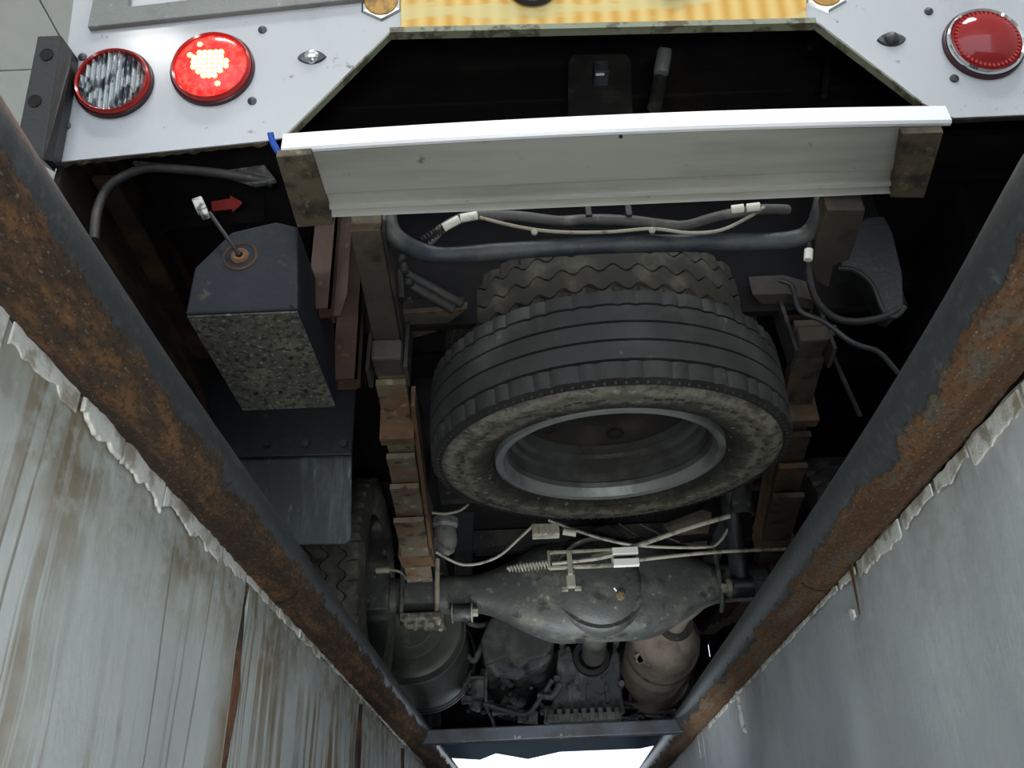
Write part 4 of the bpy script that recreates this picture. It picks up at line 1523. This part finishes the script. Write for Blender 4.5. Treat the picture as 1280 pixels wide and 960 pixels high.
SU = thing('spare_wheel', 'smaller-looking spare wheel with zigzag lug tread, stacked above the ribbed one', 'wheel', (.225, 1.86, .56))
UM = Matrix.Translation((.222, 1.86, .635))
make_tyre('tyre', UM, m_tyre2, SU, .385, .255, .18, .165, [-.62, -.05, .55], gd=.012, zig=.009, nz=44, lug=44, label='dusty tyre with zigzag tread grooves', seg=264, lugd=.008)
b = B().lathe([(.255, -.06), (.245, -.078), (.235, -.07), (.22, -.03), (.21, .02), (.16, .04), (0, .045)], 64, UM)
obj('rim', b, m_rim, SU, smooth=True)


# bus road wheels
def road_wheel(xc, y, inner, label=None):
    mt = Matrix.Translation((xc, y, .383)) @ Matrix.Rotation(PI / 2 * (1 if inner > 0 else -1), 4, 'Y')
    w = make_tyre('road_wheel', mt, m_tyre3, bus, .383, .25, .20, .18, [-.66, -.1, .5], gd=.014, zig=.013, nz=40, lug=40, label=label, seg=240, lugd=.010)
    b = B().lathe([(.25, .070), (.247, .088), (.236, .092), (.228, .08), (.222, .04), (.214, .03), (.206, -.01), (.205, -.05), (.10, -.06), (0, -.06)], 64, mt)
    r = obj('rim', b, m_axle, w, smooth=True)
    b = B().lathe([(.0, .03), (.13, .03), (.165, .02), (.172, .0), (.172, -.05)], 48, mt)
    d = obj('brake_drum', b, m_dark, w, smooth=True)
    return w


WX = P(476, 740, y=2.85).x - .10
road_wheel(WX, 2.85, 1, 'inner left rear tyre with worn zigzag tread')
road_wheel(WX - .24, 2.85, 1)
road_wheel(2 * CX - WX, 2.85, -1, 'inner right rear tyre in deep shade')
road_wheel(2 * CX - WX + .24, 2.85, -1)
road_wheel(-.66, 5.75, 1)
road_wheel(1.10, 5.75, -1)
b = B().cyl((-.6, 5.75, .383), (1.04, 5.75, .383), .035, 16)
obj('front_axle', b, m_dark, bus)

# ---------------------------------------------------------------- drive line and engine
b = B().cyl((DX, AY, AZ), P(742, 818, y=3.75), .050, 28)
ps = obj('propeller_shaft', b, M('dusty_shaft', (.16, .16, .145), [((.09, .09, .08), 14, .5, .65)], .6), bus, smooth=True, label='pale grey propeller shaft')
q = P(739, 822, y=3.78)
b = B().lathe([(.055, -.02), (.075, -.018), (.078, .0), (.075, .018), (.055, .02)], 32, Matrix.Translation(q) @ Matrix.Rotation(PI / 2, 4, 'X'))
obj('coupling_ring', b, m_rubber, ps, smooth=True)
# gearbox: tapered housing with ears and a finned pan
yg = 3.95
gp = [(697, 812), (712, 806), (722, 838), (742, 846), (760, 832), (768, 806), (775, 820), (778, 868), (782, 892), (684, 896), (694, 868)]
b = B().prism([P(px, py, y=yg) for px, py in gp], (0, .55, .05), bev=.01)
gb = obj('gearbox', b, m_engine, bus, label='grey-blue gearbox casting')
b = B()
q0, q1 = P(684, 898, y=yg - .02), P(776, 894, y=yg - .02)
w_ = q1.x - q0.x
b.box(((q0.x + q1.x) / 2, yg + .05, q0.z - .005), (w_, .2, .035), None, .004)
for k in range(9):
    b.box((q0.x + w_ * (k + .5) / 9, yg - .05, q0.z + .004), (w_ / 16, .02, .05), None, .002)
obj('gearbox_pan', b, M('pale_casting', (.19, .20, .18), [((.08, .085, .08), 20, .45, .65)], .6), gb)
for px, py in ((703, 806), (770, 804), (696, 850), (776, 856)):
    q = P(px, py, y=yg - .02)
    b = B().cyl(q + V((0, -.03, 0)), q + V((0, .05, 0)), .014, 8)
    obj('gearbox_bolt', b, m_engine, gb)
for px in (712, 735, 758):
    b = B().box(P(px, 868, y=yg - .01), (.012, .03, .07))
    obj('casting_rib', b, m_engine, gb)
# engine mass
b = B()
random.seed(11)
ep = [(612, 772), (640, 762), (688, 778), (694, 800), (684, 820), (662, 826), (648, 838), (634, 822), (606, 832), (600, 800)]
b.prism([P(px, py, y=3.7) for px, py in ep], (0, .5, 0), bev=.015)
eng = obj('engine_sump', b, M('dusty_sump', (.075, .078, .08), [((.15, .15, .14), 16, .45, .7)], .7, bs=120, bst=.6), bus, label='rough dark block with a torn lower cover')
b = B()
b.prism([P(px, py, y=3.72) for px, py in ((604, 826), (622, 816), (640, 824), (655, 816), (690, 818), (676, 832), (646, 846), (620, 842))], (0, .02, -.01), bev=.003)
obj('torn_cover', b, m_engine, eng)
b = B()
for k in range(46):
    px, py = random.uniform(575, 690), random.uniform(840, 900)
    q = P(px, py, y=random.uniform(4.0, 4.3))
    if k % 3 == 0:
        b.box(q, (random.uniform(.02, .09), .06, random.uniform(.01, .05)), Matrix.Rotation(random.uniform(-.6, .6), 3, 'Y'), .003)
    elif k % 3 == 1:
        b.cyl(q, q + V((random.uniform(-.06, .06), .05, random.uniform(-.05, .05))), random.uniform(.006, .02), 10)
    else:
        b.ball(q, random.uniform(.010, .026), 10)
obj('engine_fittings', b, m_engine, bus, kind='stuff', smooth=True)
b = B()
for k in range(24):
    px, py = random.uniform(788, 858), random.uniform(872, 902)
    q = P(px, py, y=random.uniform(4.2, 4.5))
    b.tube([q, q + V((random.uniform(-.08, .08), .02, random.uniform(-.03, .05))), q + V((random.uniform(-.15, .15), .05, random.uniform(-.06, .06)))], .007, 7, 4)
obj('engine_pipework', b, m_engine, bus, kind='stuff', smooth=True)
for path, r in (([(562, 792), (578, 812), (592, 826), (600, 812), (612, 788)], .013), ([(605, 880), (640, 890), (660, 892), (676, 872), (690, 850)], .010), ([(566, 770), (600, 782), (640, 768)], .012), ([(608, 838), (608, 880), (616, 900), (620, 918)], .007), ([(672, 868), (690, 870), (700, 856)], .016)):
    b = B().tube([P(px, py, y=3.85) for px, py in path], r, 10, 6)
    obj('engine_hose', b, m_engine, bus, smooth=True)
b = B().box(P(598, 862, y=3.9), (.055, .05, .075), None, .004)
b.box(P(598, 848, y=3.88), (.07, .05, .012), None, .002)
obj('relay_box', b, m_engine, bus)
b = B().box((CX + .05, 4.9, .72), (1.0, .9, .35), None, .03)
obj('engine_block', b, m_black, bus)
q = P(640, 868, y=4.2)
b = B().lathe([(0, .02), (.07, .02), (.10, .0), (.11, -.03), (.09, -.06)], 32, Matrix.Translation(q) @ Matrix.Rotation(PI / 2, 4, 'X'))
obj('engine_pulley', b, m_black_paint, bus, smooth=True)

# exhaust silencer
b = B()
A0, A1 = P(835, 795, y=3.42), P(812, 842, y=4.05)
d = (A1 - A0)
q_ = d.to_track_quat('Z', 'Y').to_matrix().to_4x4()
LL = d.length
mt = Matrix.Translation(A0) @ q_
b.lathe([(0, -.03), (.06, -.03), (.10, 0), (.128, .03), (.138, .10), (.140, LL * .5), (.142, LL * .52), (.140, LL * .54), (.138, LL * .9), (.12, LL), (0, LL + .02)], 48, mt)
sil = obj('silencer', b, m_exhaust, bus, smooth=True, label='dusty brown exhaust silencer')
b = B().tube([P(893, 738, y=3.15) + V((0, 0, .03)), P(868, 752, y=3.2), P(850, 768, y=3.3), P(842, 785, y=3.42)], .042, 20, 8)
obj('exhaust_pipe', b, m_exhaust, sil, smooth=True)
b = B().lathe([(.045, -.012), (.066, -.010), (.068, .006), (.05, .01)], 32, Matrix.Translation(P(844, 779, y=3.38)) @ q_)
obj('pipe_flange', b, m_dark, sil, smooth=True)
b = B().lathe([(.139, -.004), (.146, -.003), (.146, .006), (.139, .007)], 48, Matrix.Translation(A0 + d * .30) @ q_)
obj('shell_seam', b, m_rail, sil, smooth=True)
b = B().tube([P(845, 845, y=4.1), P(838, 862, y=4.2), P(815, 876, y=4.3), P(796, 866, y=4.35)], .06, 18, 8)
obj('exhaust_elbow', b, m_exhaust, sil, smooth=True)
# worn pressed marks on the shell
b = B()
for a, c in (((796, 818), (802, 828)), ((804, 818), (797, 829)), ((804, 830), (812, 820)), ((808, 832), (817, 824)), ((810, 826), (818, 827))):
    b.beam(P(*a, y=3.448), P(*c, y=3.448), .006, .02, V((0, 1, 0)))
obj('pressed_mark', b, m_oldmetal, sil)

# fuel/air tank on the left, straps
tx = P(522, 800, y=3.45)
tcx, tcz = tx.x - .03, tx.z + .06
mt = Matrix.Translation((tcx, 3.45, tcz)) @ Matrix.Rotation(-PI / 2, 4, 'X')
R_ = .205
b = B().lathe([(0, .02), (.05, .018), (.08, .012), (.085, .02), (.12, .016), (.125, .024), (R_ * .85, .010), (R_ * .97, .018), (R_, .035), (R_, .62), (R_ * .9, .64), (0, .64)], 64, mt)
tk = obj('round_tank', b, M('dull_green_tank', (.07, .082, .072), [((.15, .155, .13), 10, .48, .72)], .36), bus, smooth=True, label='dark round tank with ringed end')
for yy in (.08, .10):
    b = B().lathe([(R_ + .001, yy), (R_ + .007, yy + .002), (R_ + .007, yy + .010), (R_ + .001, yy + .012)], 64, mt)
    obj('end_ring', b, m_axle, tk, smooth=True)
for yy in (.55, .60):
    b = B().lathe([(R_ + .012, yy), (R_ + .022, yy + .002), (R_ + .022, yy + .018), (R_ + .012, yy + .02)], 64, mt)
    obj('tank_strap', b, m_black_paint, tk, smooth=True)

# front valance; bluish daylight haze is put into its colour
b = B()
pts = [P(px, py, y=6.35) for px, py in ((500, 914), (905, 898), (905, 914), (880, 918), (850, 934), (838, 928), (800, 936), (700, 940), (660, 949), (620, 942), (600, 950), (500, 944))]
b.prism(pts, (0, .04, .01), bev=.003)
fv = obj('front_valance', b, m_frontbar, bus, label='front underside panel coloured haze-blue at the daylight end')
b = B().box((CX, 6.30, .72), (2.15, .02, .60))
obj('added_front_lining', b, m_black, bus)  # added black sheet, covers the lit white inside of the front panel
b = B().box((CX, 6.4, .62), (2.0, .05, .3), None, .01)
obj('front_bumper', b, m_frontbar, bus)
